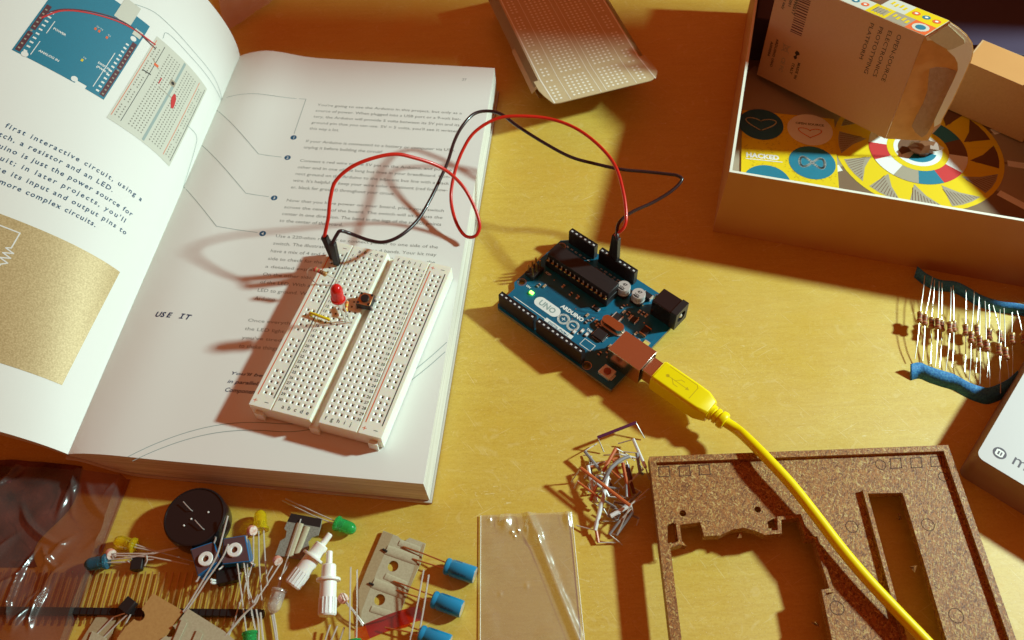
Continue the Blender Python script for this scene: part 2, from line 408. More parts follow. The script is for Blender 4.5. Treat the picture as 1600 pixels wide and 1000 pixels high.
for i_, ch in enumerate('USE IT'):
    if ch == 'I':
        for y0, y1, w0_ in ((0, .45, 1.6), (2.15, 2.6, 1.6)): m_.poly([(13.9 + i_ * 2.6 - .8 + y0 * .25 + .5, 63.7 + y0), (13.9 + i_ * 2.6 + .8 + y0 * .25 + .5, 63.7 + y0), (13.9 + i_ * 2.6 + .8 + y1 * .25 + .5, 63.7 + y1), (13.9 + i_ * 2.6 - .8 + y1 * .25 + .5, 63.7 + y1)], right_ink, m_inkb)
        m_.poly([(13.9 + i_ * 2.6 + .25, 63.7), (13.9 + i_ * 2.6 + .8, 63.7), (13.9 + i_ * 2.6 + 1.4, 66.2), (13.9 + i_ * 2.6 + .85, 66.2)], right_ink, m_inkb)
    elif ch != ' ': m_.text(ch, right_ink, 13.3 + i_ * 2.6, 63.7, 3.5, m_inkb, shear=0.25, bold=0.03)
m_.text('27', right_ink, 123.0, 224.8, 2.4, m_inkg)
for x, v, s in ((45.4, 175.6, '1'), (45.9, 161.7, '2'), (46.2, 135.3, '3'), (46.6, 113.5, '4')):
    m_.poly([(x + 1.55 * math.cos(a * .4488), v + 1.55 * math.sin(a * .4488)) for a in range(14)], right_ink, m_bull)
    m_.text(s, lambda a, b: right_surf(a, b, 0.11), x, v - 0.8, 2.2, m_whitep, align='C', bold=0.02)
for pts in ([(0.5, 201.4), (44.9, 203.6), (45.0, 178.3)], [(0.5, 192.9), (31.6, 161.9), (43.0, 161.7)], [(0.5, 167.6), (32.5, 136.3), (43.4, 135.8)], [(0.5, 139.6), (25.1, 114.6), (44.0, 113.9)]):
    m_.line(pts, 0.28, right_ink, m_inkl)
for da in (0, 3.4):      # the printed pair of arcs that sweeps across the foot of the page
    arc = []
    for i in range(41):
        a = i / 40.0; x = 25 + da * 0.7 + a * (138.6 - 25 - da * 0.7); q = (x - 78 - da * .3) / (61.0)
        y = 19.5 - da + (44.0 - da * 0.4) * max(0, (x - 78) / 61) ** 2.0 - (19.5 * ((78 - x) / 53) ** 2.3 if x < 78 else 0)
        arc.append((x, y))
    m_.line(arc, 0.3, right_ink, m_inkl)
m_.build('right_page_stack', book, BO, sharp=50)
# left page: a few sheets thick, curling up from the spine
m_ = MB()
ul = [139 * (i / 46) ** 1.15 for i in range(47)]; vl = [L * i / 40 for i in range(41)]
m_.sheet(lambda u, v: left_surf(u, v), ul[::-1], vl, m_page)
m_.sheet(lambda u, v: left_surf(u, v, -0.9), ul, vl, m_page)
for vv in (0, L):
    m_.add([left_surf(u, vv) for u in ul] + [left_surf(u, vv, -0.9) for u in ul], [(i, i + 1, 47 + i + 1, 47 + i) for i in range(46)], m_block)
def lpoly(pts, m, off=0.10):
    """printed area, cut into strips so that it follows the curl"""
    us_ = [p[0] for p in pts]; a, b = min(us_), max(us_); n = max(1, int((b - a) / 3))
    m_.poly(pts, lambda x, y: left_surf(-x, y, off), m)
def lrect(u0, u1, v0, v1, m, off=0.10):
    nu = max(1, int(abs(u1 - u0) / 2.5)); nv = max(1, int(abs(v1 - v0) / 6))
    m_.sheet(lambda u, v: left_surf(u, v, off), [u1 + (u0 - u1) * i / nu for i in range(nu + 1)], [v0 + (v1 - v0) * i / nv for i in range(nv + 1)], m)
lrect(13.1, 128, 24, 79, m_goldp)
li2 = lambda x, y: left_surf(-x, y, 0.16); li3 = lambda x, y: left_surf(-x, y, 0.22)
zz = [(-110, 75), (-53, 74.4), (-52.8, 67.5)] + [(-52.8 + (1.7 if i % 2 else -1.7), 66.8 - i * 1.1) for i in range(6)] + [(-53, 60), (-53.2, 30)]
m_.line(zz, 0.5, li2, m_whitep)
def LSP(s):      # letter spacing that gives 1.74 mm a letter
    lo_, hi_ = 1.0, 2.0
    for _ in range(7):
        md = (lo_ + hi_) / 2
        if glyphs(s, 0, 0.012, md)[2] * 3.2 < 1.74 * len(s): lo_ = md
        else: hi_ = md
    return lo_
for s, v, u in (("first interactive circuit, using a", 114.4, 19.5), ("switch, a resistor and an LED.", 109.8, 32.0), ("Arduino is just the power source for", 105.2, 20.1), ("this circuit; in later projects, you'll", 100.6, 21.5), ("use its input and output pins to", 96.0, 18.6), ("control more complex circuits.", 91.4, 30.8)):
    m_.text(s, left_ink, -u, v - 0.9, 3.2, m_inkn, align='R', bold=0.012, spacing=LSP(s))
# printed picture: circuit board
for a, b, c, d in ((53.8, 92.0, 149, 194.5), (53.8, 62.0, 146.0, 149), (62, 66.5, 147.6, 149), (66.5, 83, 146, 149), (83, 92.0, 146.0, 149)): lrect(a, b, c, d, m_teal)
for u0, u1, v0, v1, mm in ((60.7, 68.4, 187, 199.5, m_ltgrey), (84, 89, 188, 197, m_blackp), (54.3, 56.4, 147.2, 163.0, m_maroon), (54.3, 56.4, 163.9, 181.0, m_maroon), (89.3, 91.3, 146.8, 157.5, m_maroon), (89.3, 91.3, 159, 173, m_maroon), (54.6, 58.4, 184.5, 188.5, m_ltgrey)): lrect(u0, u1, v0, v1, mm, 0.16)
for i in range(13):
    lrect(54.9, 55.7, 148 + i * 2.45, 148.7 + i * 2.45, m_greyp, 0.2); lrect(57.1, 58.4, 148 + i * 2.45, 148.9 + i * 2.45, m_whitep, 0.16)
for i in range(10):
    lrect(90, 90.8, 148 + i * 2.45, 148.7 + i * 2.45, m_greyp, 0.2); lrect(87.2, 88.6, 148 + i * 2.45, 148.8 + i * 2.45, m_whitep, 0.16)
for u, v in ((87.4, 146.9), (67.4, 147.6), (56.9, 182.6)):
    m_.poly([(-u + 1.35 * math.cos(a * .524), v + 1.35 * math.sin(a * .524)) for a in range(12)], li2, m_whitep)
m_.line([(-60, 149), (-60, 170)], 0.3, li2, m_whitep); m_.line([(-85.6, 148), (-85.6, 155.5)], 0.3, li2, m_whitep); m_.line([(-85.4, 160.5), (-85.4, 167.5)], 0.3, li2, m_whitep)
m_.text('DIGITAL', lambda x, y: left_surf(63.5 - y * 0 - x, 160.5 + y, .16), 0, 0, 1.5, m_whitep, bold=.03)
m_.text('(PWM~)', lambda x, y: left_surf(63.2 - x, 158.4 + y, .16), 0, 0, 1.5, m_whitep, bold=.03)
m_.text('ANALOG IN', lambda x, y: left_surf(84.0 - x, 151.0 + y, .16), 0, 0, 1.5, m_whitep, bold=.03)
m_.text('POWER', lambda x, y: left_surf(84.4 - x, 163.8 + y, .16), 0, 0, 1.5, m_whitep, bold=.03)
for u, v in ((71.0, 174.6), (69.3, 174.6), (65.5, 174.0), (68.5, 157)):
    lrect(u, u + 0.9, v, v + 1.3, m_orp if v > 160 else m_yelp, 0.16); m_.text('TX', lambda x, y: left_surf(u + 0.8 - x, v + 1.8 + y, .16), 0, 0, 1.1, m_whitep)
# printed picture: breadboard
lrect(15.2, 49.2, 139.0, 192.6, m_ltgrey)
lrect(31.4, 32.6, 140.0, 191.8, m_inkl, 0.15)
for u, mm in ((48.3, m_orp), (43.8, m_blackp), (20.9, m_orp), (16.3, m_blackp)): m_.line([(-u, 141.5), (-u, 190.5)], 0.25, li2, mm)
cols_ = [34.2 + 1.55 * i for i in range(5)] + [23.4 + 1.55 * i for i in range(5)]
for r_ in range(30):
    v = 142.7 + r_ * 1.58
    for u in cols_: lrect(u - .28, u + .28, v - .3, v + .3, m_dot, 0.16)
    if r_ % 6 < 5:
        for u in (47, 45.2, 19.6, 17.8): lrect(u - .28, u + .28, v - .3, v + .3, m_dot, 0.16)
def wirep(pts, w, m, off=0.24): m_.line([(p.x, p.y) for p in smoothpath([(a, b, 0) for a, b in pts], 6)], w, lambda x, y: left_surf(-x, y, off), m)
wirep([(-90, 166), (-85, 174.6), (-74.7, 181.6), (-62, 186.6), (-48, 187.8)], 0.75, m_redp)
wirep([(-90, 168.5), (-85, 175.4), (-74.7, 182.7), (-62, 187.4), (-47, 186.0)], 0.55, m_maroon)
m_.line([(-45.8, 180.4), (-41.5, 177.6)], 0.5, li2, m_greyp); lrect(42.0, 44.2, 177.8, 179.2, m_orp, 0.2)
m_.line([(-47, 171.5), (-43.2, 172)], 0.5, li3, m_blackp); m_.line([(-38.3, 174.5), (-38.3, 171)], 0.5, li3, m_redp); m_.line([(-37, 169.3), (-30.5, 169.6)], 0.3, li3, m_greyp)
lrect(31.3, 34.3, 175.2, 178.4, m_greyp, 0.2)
m_.poly([(-32.8 + 0.9 * math.cos(a * .524), 176.8 + 0.9 * math.sin(a * .524)) for a in range(12)], li3, m_blackp)
m_.poly([(-28.6 + x * 1.35, 169 + y * 2.3) for x, y in ((-1, 1.5), (-.3, 1.7), (.6, .8), (1.1, -.6), (1.2, -1.6), (.3, -1.8), (-.5, -.9), (-1.2, .3))], li3, m_redp)
for pts in ([(-65, 199), (-56, 203), (-46, 203.2), (-30, 202), (-15, 202.5), (-0.6, 202)], [(-46.5, 194), (-45.5, 198.5), (-30, 198), (-10, 199), (-0.6, 200.9)], [(-17, 165), (-8, 166.5), (-5, 160), (-0.8, 139.6)]):
    wirep(pts, 0.25, m_inkl, 0.12)
m_.build('left_page', book, BO, sharp=60)
m_ = MB()       # soft cover and back cover
m_.sheet(lambda u, v: left_surf(u, v, -1.3 - 2.4 * min(1, u / 30)), ul[::-1], vl, m_cover)
m_.build('front_cover', book, BO, sharp=60, solid=0.4)
m_ = MB()
cb = [(-1, -0.8), (W + 2.0, -0.8), (W + 2.0, L + 0.8), (-1, L + 0.8)]
def cpt(u, v, z): q = BA + ER * u + EV * v; q.z = z; return q
cu = [-2, 2, 5, 8, 12, 16, 20, 26, 34, 50, 100, W + 1.8]
lo = [max(0.05, low(max(u, 0)) - 1.6) for u in cu]
for v0_, v1_ in ((-0.8, L + 0.8),):
    m_.sheet(lambda u, v: cpt(u, v, max(0.05, low(max(u, 0)) - 1.6) + 1.2), cu, [v0_, v1_], m_cover)
    m_.sheet(lambda u, v: cpt(u, v, max(0.05, low(max(u, 0)) - 1.6)), cu[::-1], [v0_, v1_], m_cover)
    for vv in (v0_, v1_):
        m_.add([cpt(u, vv, z) for u, z in zip(cu, lo)] + [cpt(u, vv, z + 1.2) for u, z in zip(cu, lo)], [(i, i + 1, len(cu) + i + 1, len(cu) + i) for i in range(len(cu) - 1)], m_cover)
    m_.add([cpt(cu[-1], v0_, .05), cpt(cu[-1], v1_, .05), cpt(cu[-1], v1_, 1.25), cpt(cu[-1], v0_, 1.25)], [(0, 1, 2, 3)], m_brp)
m_.build('back_cover', book, BO)

# ------------------------------------------------------------------ breadboard on the right page
TB = V((-63.68, 190.46, 17.25)); YB = -0.3012
RB = Matrix.Rotation(YB, 3, 'Z')
def BW(x, y, z=8.5): return RB @ V((x, y, z)) + TB
bb = thing('breadboard', 'ivory solderless breadboard lying on the right page of the book', 'breadboard', TB, (0, 0, YB))
HZ = 8.5
m_ = MB(); YT = 42.0
def flat(x0, x1, y0, y1, z=HZ): m_.add([(x0, y0, z), (x1, y0, z), (x1, y1, z), (x0, y1, z)], [(0, 1, 2, 3)], m_ivory)
def cell(cx, cy):
    o, a, h = 1.27, 0.74, 0.37; z = [HZ, HZ, HZ - 0.28, HZ - 3]
    vs_ = []
    for rr, zz_ in ((o, z[0]), (a, z[1]), (h, z[2]), (h * .9, z[3])):
        vs_ += [(cx - rr, cy - rr, zz_), (cx + rr, cy - rr, zz_), (cx + rr, cy + rr, zz_), (cx - rr, cy + rr, zz_)]
    m_.add(vs_, [(4 * k + i, 4 * k + (i + 1) % 4, 4 * k + 4 + (i + 1) % 4, 4 * k + 4 + i) for k in range(2) for i in range(4)], m_ivory)
    m_.add(vs_[8:], [(i, (i + 1) % 4, 4 + (i + 1) % 4, 4 + i) for i in range(4)] + [(4, 5, 6, 7)], m_hole)
rows = [(15.5 - r_) * 2.54 for r_ in range(1, 31)]
rrows = [-35.5 + 2.54 * k for k in range(29) if k % 6 < 5]
def strip(xs, ys):
    x0, x1 = xs[0] - 1.27, xs[-1] + 1.27
    ysrt = sorted(ys); cur = -YT
    for y in ysrt:
        if y - 1.27 > cur + 1e-3: flat(x0, x1, cur, y - 1.27)
        for x in xs: cell(x, y)
        cur = y + 1.27
    flat(x0, x1, cur, YT)
mainL = [-13.97 + 2.54 * i for i in range(5)]; mainR = [3.81 + 2.54 * i for i in range(5)]
strip([-23.35, -20.81], rrows); strip(mainL, rows); strip(mainR, rows); strip([21.3, 23.84], rrows)
def groove(x0, x1, dz, s):
    m_.add([(x0, -YT, HZ), (x0 + s, -YT, HZ - dz), (x1 - s, -YT, HZ - dz), (x1, -YT, HZ), (x0, YT, HZ), (x0 + s, YT, HZ - dz), (x1 - s, YT, HZ - dz), (x1, YT, HZ)],
           [(0, 1, 5, 4), (1, 2, 6, 5), (2, 3, 7, 6)], m_ivory)
flat(-27.25, -24.62, -YT, YT); flat(-19.54, -18.3, -YT, YT); groove(-18.3, -17.5, 0.7, 0.15); flat(-17.5, -15.24, -YT, YT)
flat(-2.54, -1.9, -YT, YT); groove(-1.9, 1.9, 3.6, 0.55); flat(1.9, 2.54, -YT, YT)
flat(15.24, 17.2, -YT, YT); groove(17.2, 18.0, 0.7, 0.15); flat(18.0, 20.03, -YT, YT); flat(25.11, 27.25, -YT, YT)
prof = [-27.25, -18.3, -18.15, -17.65, -17.5, -1.9, -1.35, 1.35, 1.9, 17.2, 17.35, 17.85, 18.0, 27.25]; pz = [HZ, HZ, HZ - .7, HZ - .7, HZ, HZ, HZ - 3.6, HZ - 3.6, HZ, HZ, HZ - .7, HZ - .7, HZ, HZ]
for y in (-YT, YT):
    n_ = len(prof); m_.add([(x, y, 0.6) for x in prof] + [(x, y, z) for x, z in zip(prof, pz)], [(i, i + 1, n_ + i + 1, n_ + i) for i in range(n_ - 1)], m_ivory)
for x in (-27.25, 27.25): m_.add([(x, -YT, .6), (x, YT, .6), (x, YT, HZ), (x, -YT, HZ)], [(0, 1, 2, 3)], m_ivory)
m_.box((0, 0, 0.35), (53.6, 83.2, 0.7), m_ivory)
for x in (-23.6, -0.4, 23.8):      # dovetail lugs
    m_.prism([(x - 1.5, -YT + .1), (x - 1.9, -YT - 1.6), (x + 1.9, -YT - 1.6), (x + 1.5, -YT + .1)], 0.2, 5.0, m_ivory)
ink = lambda x, y: V((x, y, HZ + 0.03))
for x, mm in ((-25.75, m_orp), (-19.0, m_blackp), (19.1, m_orp), (25.75, m_blackp)): m_.line([(x, -37), (x, 37.5)], 0.42, ink, mm)
for x, s, mm in ((-25.6, '+', m_orp), (-20.9, '-', m_blackp), (19.6, '+', m_orp), (24.1, '-', m_blackp)):
    for y in (-39.6, 39.4):
        m_.line([(x - .75, y), (x + .75, y)], 0.26, ink, mm)
        if s == '+': m_.line([(x, y - .75), (x, y + .75)], 0.26, ink, mm)
for i in range(5):
    for y in (-40.3, 38.9):
        m_.text('abcde'[i], ink, mainL[i], y, 2.5, m_blackp, align='C', bold=.01); m_.text('fghij'[i], ink, mainR[i], y, 2.5, m_blackp, align='C', bold=.01)
for r_ in range(30):
    m_.text(str(r_ + 1), ink, -16.3, rows[r_] - 0.6, 1.75, m_blackp, align='C', bold=.02); m_.text(str(r_ + 1), ink, 16.3, rows[r_] - 0.6, 1.75, m_blackp, align='C', bold=.02)
m_.build('body', bb, sharp=30)

# ------------------------------------------------------------------ parts plugged into the breadboard
def led_material(name, c, emit=None):
    m = mat(name, c, 0.08, spec=0.6, trans=0.75, coat=0.3, emit=emit); return m
def led(name, label, base, tip, m, legs, group=None, r=2.5, cat='LED', origin=None):
    base = V(base); ax = (V(tip) - base).normalized(); o = origin or base
    th = thing(name, label, cat, o, group=group)
    b_ = MB()
    prof = [(r * 1.16, 0), (r * 1.18, 0.15), (r * 1.18, 0.95), (r * 1.02, 1.0), (r, 1.1), (r * .98, 5.6)]
    prof += [(r * .98 * math.cos(a * math.pi / 12), 5.6 + r * 1.15 * math.sin(a * math.pi / 12)) for a in range(1, 6)] + [(0.05, 5.6 + r * 1.15)]
    b_.lathe(prof, base, ax, m, 24, flat=(r * 1.02, ax.orthogonal())); b_.build('lens', th, o, sharp=30)
    n_ = ax.orthogonal().normalized(); d_ = MB()
    d_.lathe([(0.7, 1.0), (0.9, 2.6), (1.1, 3.2), (0.7, 3.3)], base + n_ * 0.5, ax, m_metal, 8); d_.box(base - n_ * 0.9 + ax * 2.2, (0.5, 0.5, 2.4), m_metal)
    d_.build('reflector', th, o)
    for lg in legs:
        w = MB(); w.tube(lg, 0.28, m_lead, 6); w.build('leg', th, o)
    return th
m_ledr = led_material('red_lens', (0.85, 0.02, 0.015)); m_ledr.node_tree.nodes['Principled BSDF'].inputs['Transmission Weight'].default_value = 0.25
m_ledg = led_material('green_lens', (0.03, 0.62, 0.16)); m_ledy = led_material('yellow_lens', (0.95, 0.75, 0.02)); m_ledb = led_material('blue_lens', (0.02, 0.30, 0.48))
m_ledc = led_material('clear_lens', (0.95, 0.92, 0.85)); m_ledc.node_tree.nodes['Principled BSDF'].inputs['IOR'].default_value = 1.2
for _m, _t in ((m_ledg, .65), (m_ledy, .7), (m_ledb, .7)): _m.node_tree.nodes['Principled BSDF'].inputs['Transmission Weight'].default_value = _t
lb = BW(-6.7, 4.6, 22.3)
led('indicator_light', 'red LED standing on its legs in the breadboard beside the push button', lb, lb + V((0.3, 0.9, 8)), m_ledr,
    [[lb + V((1.1, -.4, 0.3)), lb + V((1.6, -0.8, -2)), BW(-3.9, 3.8, 11), BW(-3.81, 3.81, 7)], [lb + V((-.9, .3, 0.3)), lb + V((-0.6, 0, -3)), BW(-6.2, 3.8, 12), BW(-6.35, 3.81, 7)]])

def resistor(name, label, a, b_, leads, bands, group=None, rad=1.0, bodym=None, parent=None, origin=None):
    a, b_ = V(a), V(b_); L_ = (b_ - a).length; ax = (b_ - a) / L_; o = origin or a
    th = parent or thing(name, label, 'resistor', o, group=group)
    m = MB(); k = L_ / 6.3; r = rad
    prof = [(.3, 0), (r * .8, .1), (r * 1.12, .5), (r * 1.15, 1.2), (r, 1.8), (r * .9, 2.2), (r * .9, 4.1), (r, 4.5), (r * 1.15, 5.1), (r * 1.12, 5.8), (r * .8, 6.2), (.3, 6.3)]
    m.lathe([(p, h * k) for p, h in prof], a, ax, bodym or m_resbody, 14)
    for h, rr, mm in zip((0.7, 2.3, 3.15, 4.0, 5.2), (1.17, .93, .93, .97, 1.17), bands):
        m.lathe([(r * rr, h * k), (r * rr * 1.02, (h + .05) * k), (r * rr * 1.02, (h + .55) * k), (r * rr, (h + .6) * k)], a, ax, mm, 14, caps=False)
    ob = m.build('resistor_body', th, o, sharp=50)
    for lg in leads:
        w = MB(); w.tube(lg, 0.19, m_lead, 6); w.build('lead', th, o)
    return th
ra, rb_ = P(489, 419, 33), P(511, 429.5, 31)
resistor('resistor', 'tan banded resistor bridging the breadboard rail behind the red LED', ra, rb_,
         [smoothpath([ra, P(483, 420, 32.5), P(480, 427, 30), P(487, 437, 28), BW(-23.35, 18.0, 7.5)], 4), smoothpath([rb_, P(517, 432.5, 30), P(524, 437, 28.5), BW(-13.97, 19.0, 7.5)], 4)],
         [m_redp, m_redp, m_bandb, m_bandb, m_bandg], rad=0.95)
oa, ob_ = BW(-7.6, 11.2, 12.0), BW(-6.6, 6.6, 11.0)
resistor('resistor', 'small orange resistor poking out between the red LED and the push button', oa, ob_, [[oa, BW(-7.9, 12.3, 11), BW(-8.89, 13.97, 7)], [ob_, BW(-6.3, 5.6, 10), BW(-6.35, 3.9, 7)]],
         [m_orp, m_yelp, m_orp, m_bandg, m_yelp], rad=0.7, bodym=mat('orange_body', (0.8, 0.38, 0.08), 0.35))
w = MB(); w.tube([BW(-21.0, 3.0, 7), BW(-21.2, 3.0, 9.6), BW(-20.8, 3.0, 10.1), BW(-12.6, 2.0, 10.1), BW(-12.0, 1.95, 9.6)], 0.62, m_yelp, 10)
w.tube([BW(-12.3, 1.95, 9.9), BW(-11.5, 1.9, 9.3), BW(-11.43, 1.3, 7)], 0.3, m_lead, 6)
tag(w.build('jumper_wire', origin=BW(-21, 3, 8.5)), 'short yellow jumper wire pressed flat across the left side of the breadboard', 'jumper wire')
BT = thing('push_button', 'square black tactile push button over the breadboard channel', 'push button', BW(-0.9, 14.3, 8.5), (0, 0, YB + 0.03))
m_ = MB(); m_.box((0, 0, 1.75), (6.2, 6.2, 3.1), m_blackpl); m_.build('base', BT, bevel=0.2)
m_ = MB(); m_.box((0, 0, 3.45), (5.9, 5.9, 0.3), mat('brushed_copper', (0.62, 0.34, 0.16), 0.35, metal=0.9)); m_.build('cover_plate', BT, bevel=0.1)
m_ = MB(); m_.lathe([(1.75, 3.4), (1.75, 4.4), (1.6, 4.6), (0.1, 4.65)], (0, 0, 0), (0, 0, 1), m_blackpl, 20); m_.build('plunger', BT)
for sx in (-1, 1):
    for sy in (-1, 1):
        m_ = MB(); m_.lathe([(.55, 3.5), (.55, 3.8), (.3, 3.9)], (sx * 2.3, sy * 2.3, 0), (0, 0, 1), m_blackpl, 10); m_.build('rivet', BT)
        m_ = MB(); m_.tube([(sx * 3, sy * 2.2, 1.6), (sx * 3.5, sy * 2.2, 1.5), (sx * 3.7, sy * 2.2, .6), (sx * 3.4, sy * 2.2, -1.2)], 0.38, m_metal, 6); m_.build('leg', BT)

# ------------------------------------------------------------------ microcontroller board
TU = V((77.31, 211.73, 2.0))
from mathutils import Euler
EU = Euler((-0.0073, 0.022, 2.3837), 'XYZ'); RU = EU.to_matrix()
def UW(x, y, z=1.6): return RU @ V((x, y, z)) + TU
uno = thing('microcontroller_board', 'blue microcontroller board with black header sockets and lit green light', 'circuit board', TU, EU)
m_pcb = mat('blue_solder_mask', (0.004, 0.13, 0.22), 0.33, spec=0.5, var=(0.25, 0.5, (0.004, 0.09, 0.17)), bump=(0.6, 0.25, 0.08))
m_pcbe = mat('board_edge', (0.20, 0.16, 0.08), 0.6)
m_trace = mat('copper_trace', (0.006, 0.07, 0.12), 0.35)
m_smd = mat('dark_chip', (0.02, 0.016, 0.016), 0.4)
m_can = mat('brushed_can', (0.62, 0.58, 0.55), 0.4, metal=0.35)
m_usbm = mat('nickel_shell', (0.80, 0.66, 0.55), 0.22, metal=1.0, bump=(0.1, 0.05, 0.3))
m_ = MB()
outl = [(0, 0), (66.04, 0), (66.04, 2.54), (68.58, 5.08), (68.58, 37.85), (66.04, 40.39), (66.04, 51.82), (64.52, 53.34), (0, 53.34)]
holes = [m_.ring3((x, y), 1.6, 16)[::-1] for x, y in ((14, 2.6), (15.3, 50.7), (66, 7.6), (66, 35.5))]
m_.prism(outl, 0, 1.6, m_pcb, holes, side=m_pcbe)
si = lambda x, y: V((x, y, 1.63)); si2 = lambda x, y: V((x, y, 1.66))
rr = random.Random(3)
for i in range(22):        # fine tracks fanning between chip and headers
    y = 27.5 + i * 0.62; x0 = 33 + (i % 4) * 1.5; x1 = 60 - abs(i - 10) * 0.6
    m_.line([(x0 - 6, y - 4.5), (x0, y), (x1, y), (x1 + 2.5, y + 2.5)], 0.16, si, m_trace)
for i in range(12): m_.line([(16 + i * .7, 28), (17 + i * .7, 33 + i * .3), (24 + i * .4, 39 + i * .2)], 0.15, si, m_trace)
for i in range(10): m_.line([(2 + i * .8, 22 + i * .4), (6 + i * .6, 28), (12, 30 + i * .3)], 0.15, si, m_trace)
for i in range(90):
    x, y = rr.uniform(2, 66), rr.uniform(5, 47)
    m_.poly([(x + .3 * math.cos(a * 1.05), y + .3 * math.sin(a * 1.05)) for a in range(6)], si, m_trace if i % 3 else m_gold)
# the board reads upside down in the photo: lettering frame turned half a turn
tx = lambda x, y: V((-x, -y, 1.67)); tx2 = lambda x, y: V((-x, -y, 1.70))
def pill(x0, x1, y, r): return [(x0 - r * math.sin(a * math.pi / 8), y + r * math.cos(a * math.pi / 8)) for a in range(9)] + [(x1 + r * math.sin(a * math.pi / 8), y - r * math.cos(a * math.pi / 8)) for a in range(9)]
m_.poly(pill(43.9, 52.3, 38.4, 2.75), lambda x, y: V((x, y, 1.66)), m_whitep)
def flip(cx, cy): return lambda x, y: V((cx - x, cy - y, 1.71))
m_.text('UNO', flip(48.1, 39.7), 0, 0, 3.9, m_inkl, align='C', bold=.03)
for cx, sgn in ((38.3, 1), (32.9, 0)):
    m_.line([(cx + 2.4 * math.cos(a * math.pi / 12), 38.8 + 2.3 * math.sin(a * math.pi / 12)) for a in range(24)], 1.0, si2, m_whitep, closed=True)
    m_.line([(cx - .9, 38.8), (cx + .9, 38.8)], .35, si2, m_whitep)
    if sgn: m_.line([(cx, 37.9), (cx, 39.7)], .35, si2, m_whitep)
m_.text('ARDUINO', flip(37.4, 35.0), 0, 0.3, 2.7, m_whitep, align='C', bold=.05)
m_.line([(63.2, 44.0), (30, 44.0)], .35, si2, m_whitep)
m_.poly([(44.5, 44.9), (44.5, 43.0), (29.0, 43.0), (29.0, 44.9)], lambda x, y: V((x, y, 1.68)), m_whitep)
m_.text('DIGITAL (PWM~)', flip(36.8, 44.7), 0, 0, 1.5, m_pcb, align='C', bold=.02)
for i in range(14):
    x = 63.5 - i * 2.54 - (1.5 if i > 7 else 0)
    m_.text(str(i) if i > 1 else ('RX', 'TX')[i], flip(x, 47.2), 0, 0, 1.35, m_whitep, align='C', bold=.02)
for i in range(6): m_.text('A%d' % (5 - i), flip(63.5 - i * 2.54, 6.4), 0, 0, 1.2, m_whitep, align='C', bold=.02)
for i, s in enumerate(('VIN', 'GND', 'GND', '5V', '3V3', 'RST', 'IO', '-')): m_.text(s, flip(27.94 + i * 2.54, 6.4), 0, 0, 1.0, m_whitep, align='C', bold=.02)
for s, x, y in (('ON', 62.0, 36.0), ('TX', 26.2, 36.6), ('RX', 24.2, 36.6), ('L', 28.5, 41.0), ('ICSP', 60, 24.5)): m_.text(s, flip(x, y), 0, 0, 1.5, m_whitep, align='C', bold=.03)
for x, y in ((66, 7.6), (66, 35.5), (14, 2.6), (15.3, 50.7)): m_.line([(x + 2.0 * math.cos(a * .4), y + 2.0 * math.sin(a * .4)) for a in range(16) if x + 2.0 * math.cos(a * .4) < 68], .2, si, m_gold)
m_.line([(18.8, 44.2), (18.8, 40.6), (24.6, 40.6), (24.6, 44.2)], .25, si2, m_whitep, closed=True)
m_.build('circuit_board', uno, sharp=30)
m_contact = mat('socket_contact', (0.75, 0.8, 0.82), 0.35, metal=0.3)
def socket(x0, n, y):
    m = MB(); xc = x0 + (n - 1) * 1.27; w_ = n * 2.54
    m.box((xc, y, 1.6 + 4.1), (w_, 2.5, 8.2), m_blackpl)
    zt = 9.8
    for i in range(n):
        x = x0 + i * 2.54
        # rim frame round each opening and the opening with its contact
        for dx, dy, sx, sy in ((0, 1.02, 2.5, .46), (0, -1.02, 2.5, .46), (1.02, 0, .46, 1.6), (-1.02, 0, .46, 1.6)): m.box((x + dx, y + dy, zt + .15), (sx, sy, .3), m_blackpl)
        m.box((x, y + 0.25, zt + .22), (1.0, 0.75, .12), m_contact)
    m.build('header_socket', uno, bevel=0.0)
socket(50.8, 6, 2.54); socket(27.94, 8, 2.54); socket(45.72, 8, 50.8); socket(18.8, 10, 50.8)
# microcontroller in its socket
m_ = MB(); m_.box((46.2, 16.2, 1.6 + 2.1), (36, 10.2, 4.2), m_blackpl)
for i in range(14):
    for y in (11.6, 20.8): m_.box((46.2 + (i - 6.5) * 2.54, y, 6.0), (1.3, 0.8, .5), m_gold if y > 15 else m_metal)
m_.build('chip_socket', uno, bevel=0.15)
m_ = MB(); m_.box((46.2, 16.2, 1.6 + 4.35 + 1.9), (35.4, 7.6, 3.5), m_blackpl)
for i in range(14):
    for y in (12.1, 20.3): m_.box((46.2 + (i - 6.5) * 2.54, y, 6.8), (0.6, 0.3, 1.6), m_metal)
m_.build('processor_chip', uno, bevel=0.25)
# USB socket
m_ = MB(); x0, x1, y0, y1 = -6.3, 9.9, 32.0, 44.0; z0, z1 = 1.6, 12.4
m_.box(((x0 + x1) / 2, (y0 + y1) / 2, z1 - .2), (x1 - x0, y1 - y0, .4), m_usbm)
for y in (y0 + .2, y1 - .2): m_.box(((x0 + x1) / 2, y, (z0 + z1) / 2 - .2), (x1 - x0, .4, z1 - z0 - .4), m_usbm)
m_.box((x1 - .2, (y0 + y1) / 2, 6.8), (.4, y1 - y0 - .8, 10.2), m_usbm); m_.box(((x0 + x1) / 2, (y0 + y1) / 2, z0 + .2), (x1 - x0, y1 - y0 - .8, .4), m_usbm)
m_.box((3.4, 38, 7), (11, 9.5, 8), m_blackpl)
m_.build('usb_socket', uno, bevel=0.12)
m_ = MB()          # power jack
m_.box((5.8, 7.6, 1.6 + 5.2), (11.0, 8.9, 10.4), m_blackgl)
m_.build('power_jack', uno, bevel=0.5)
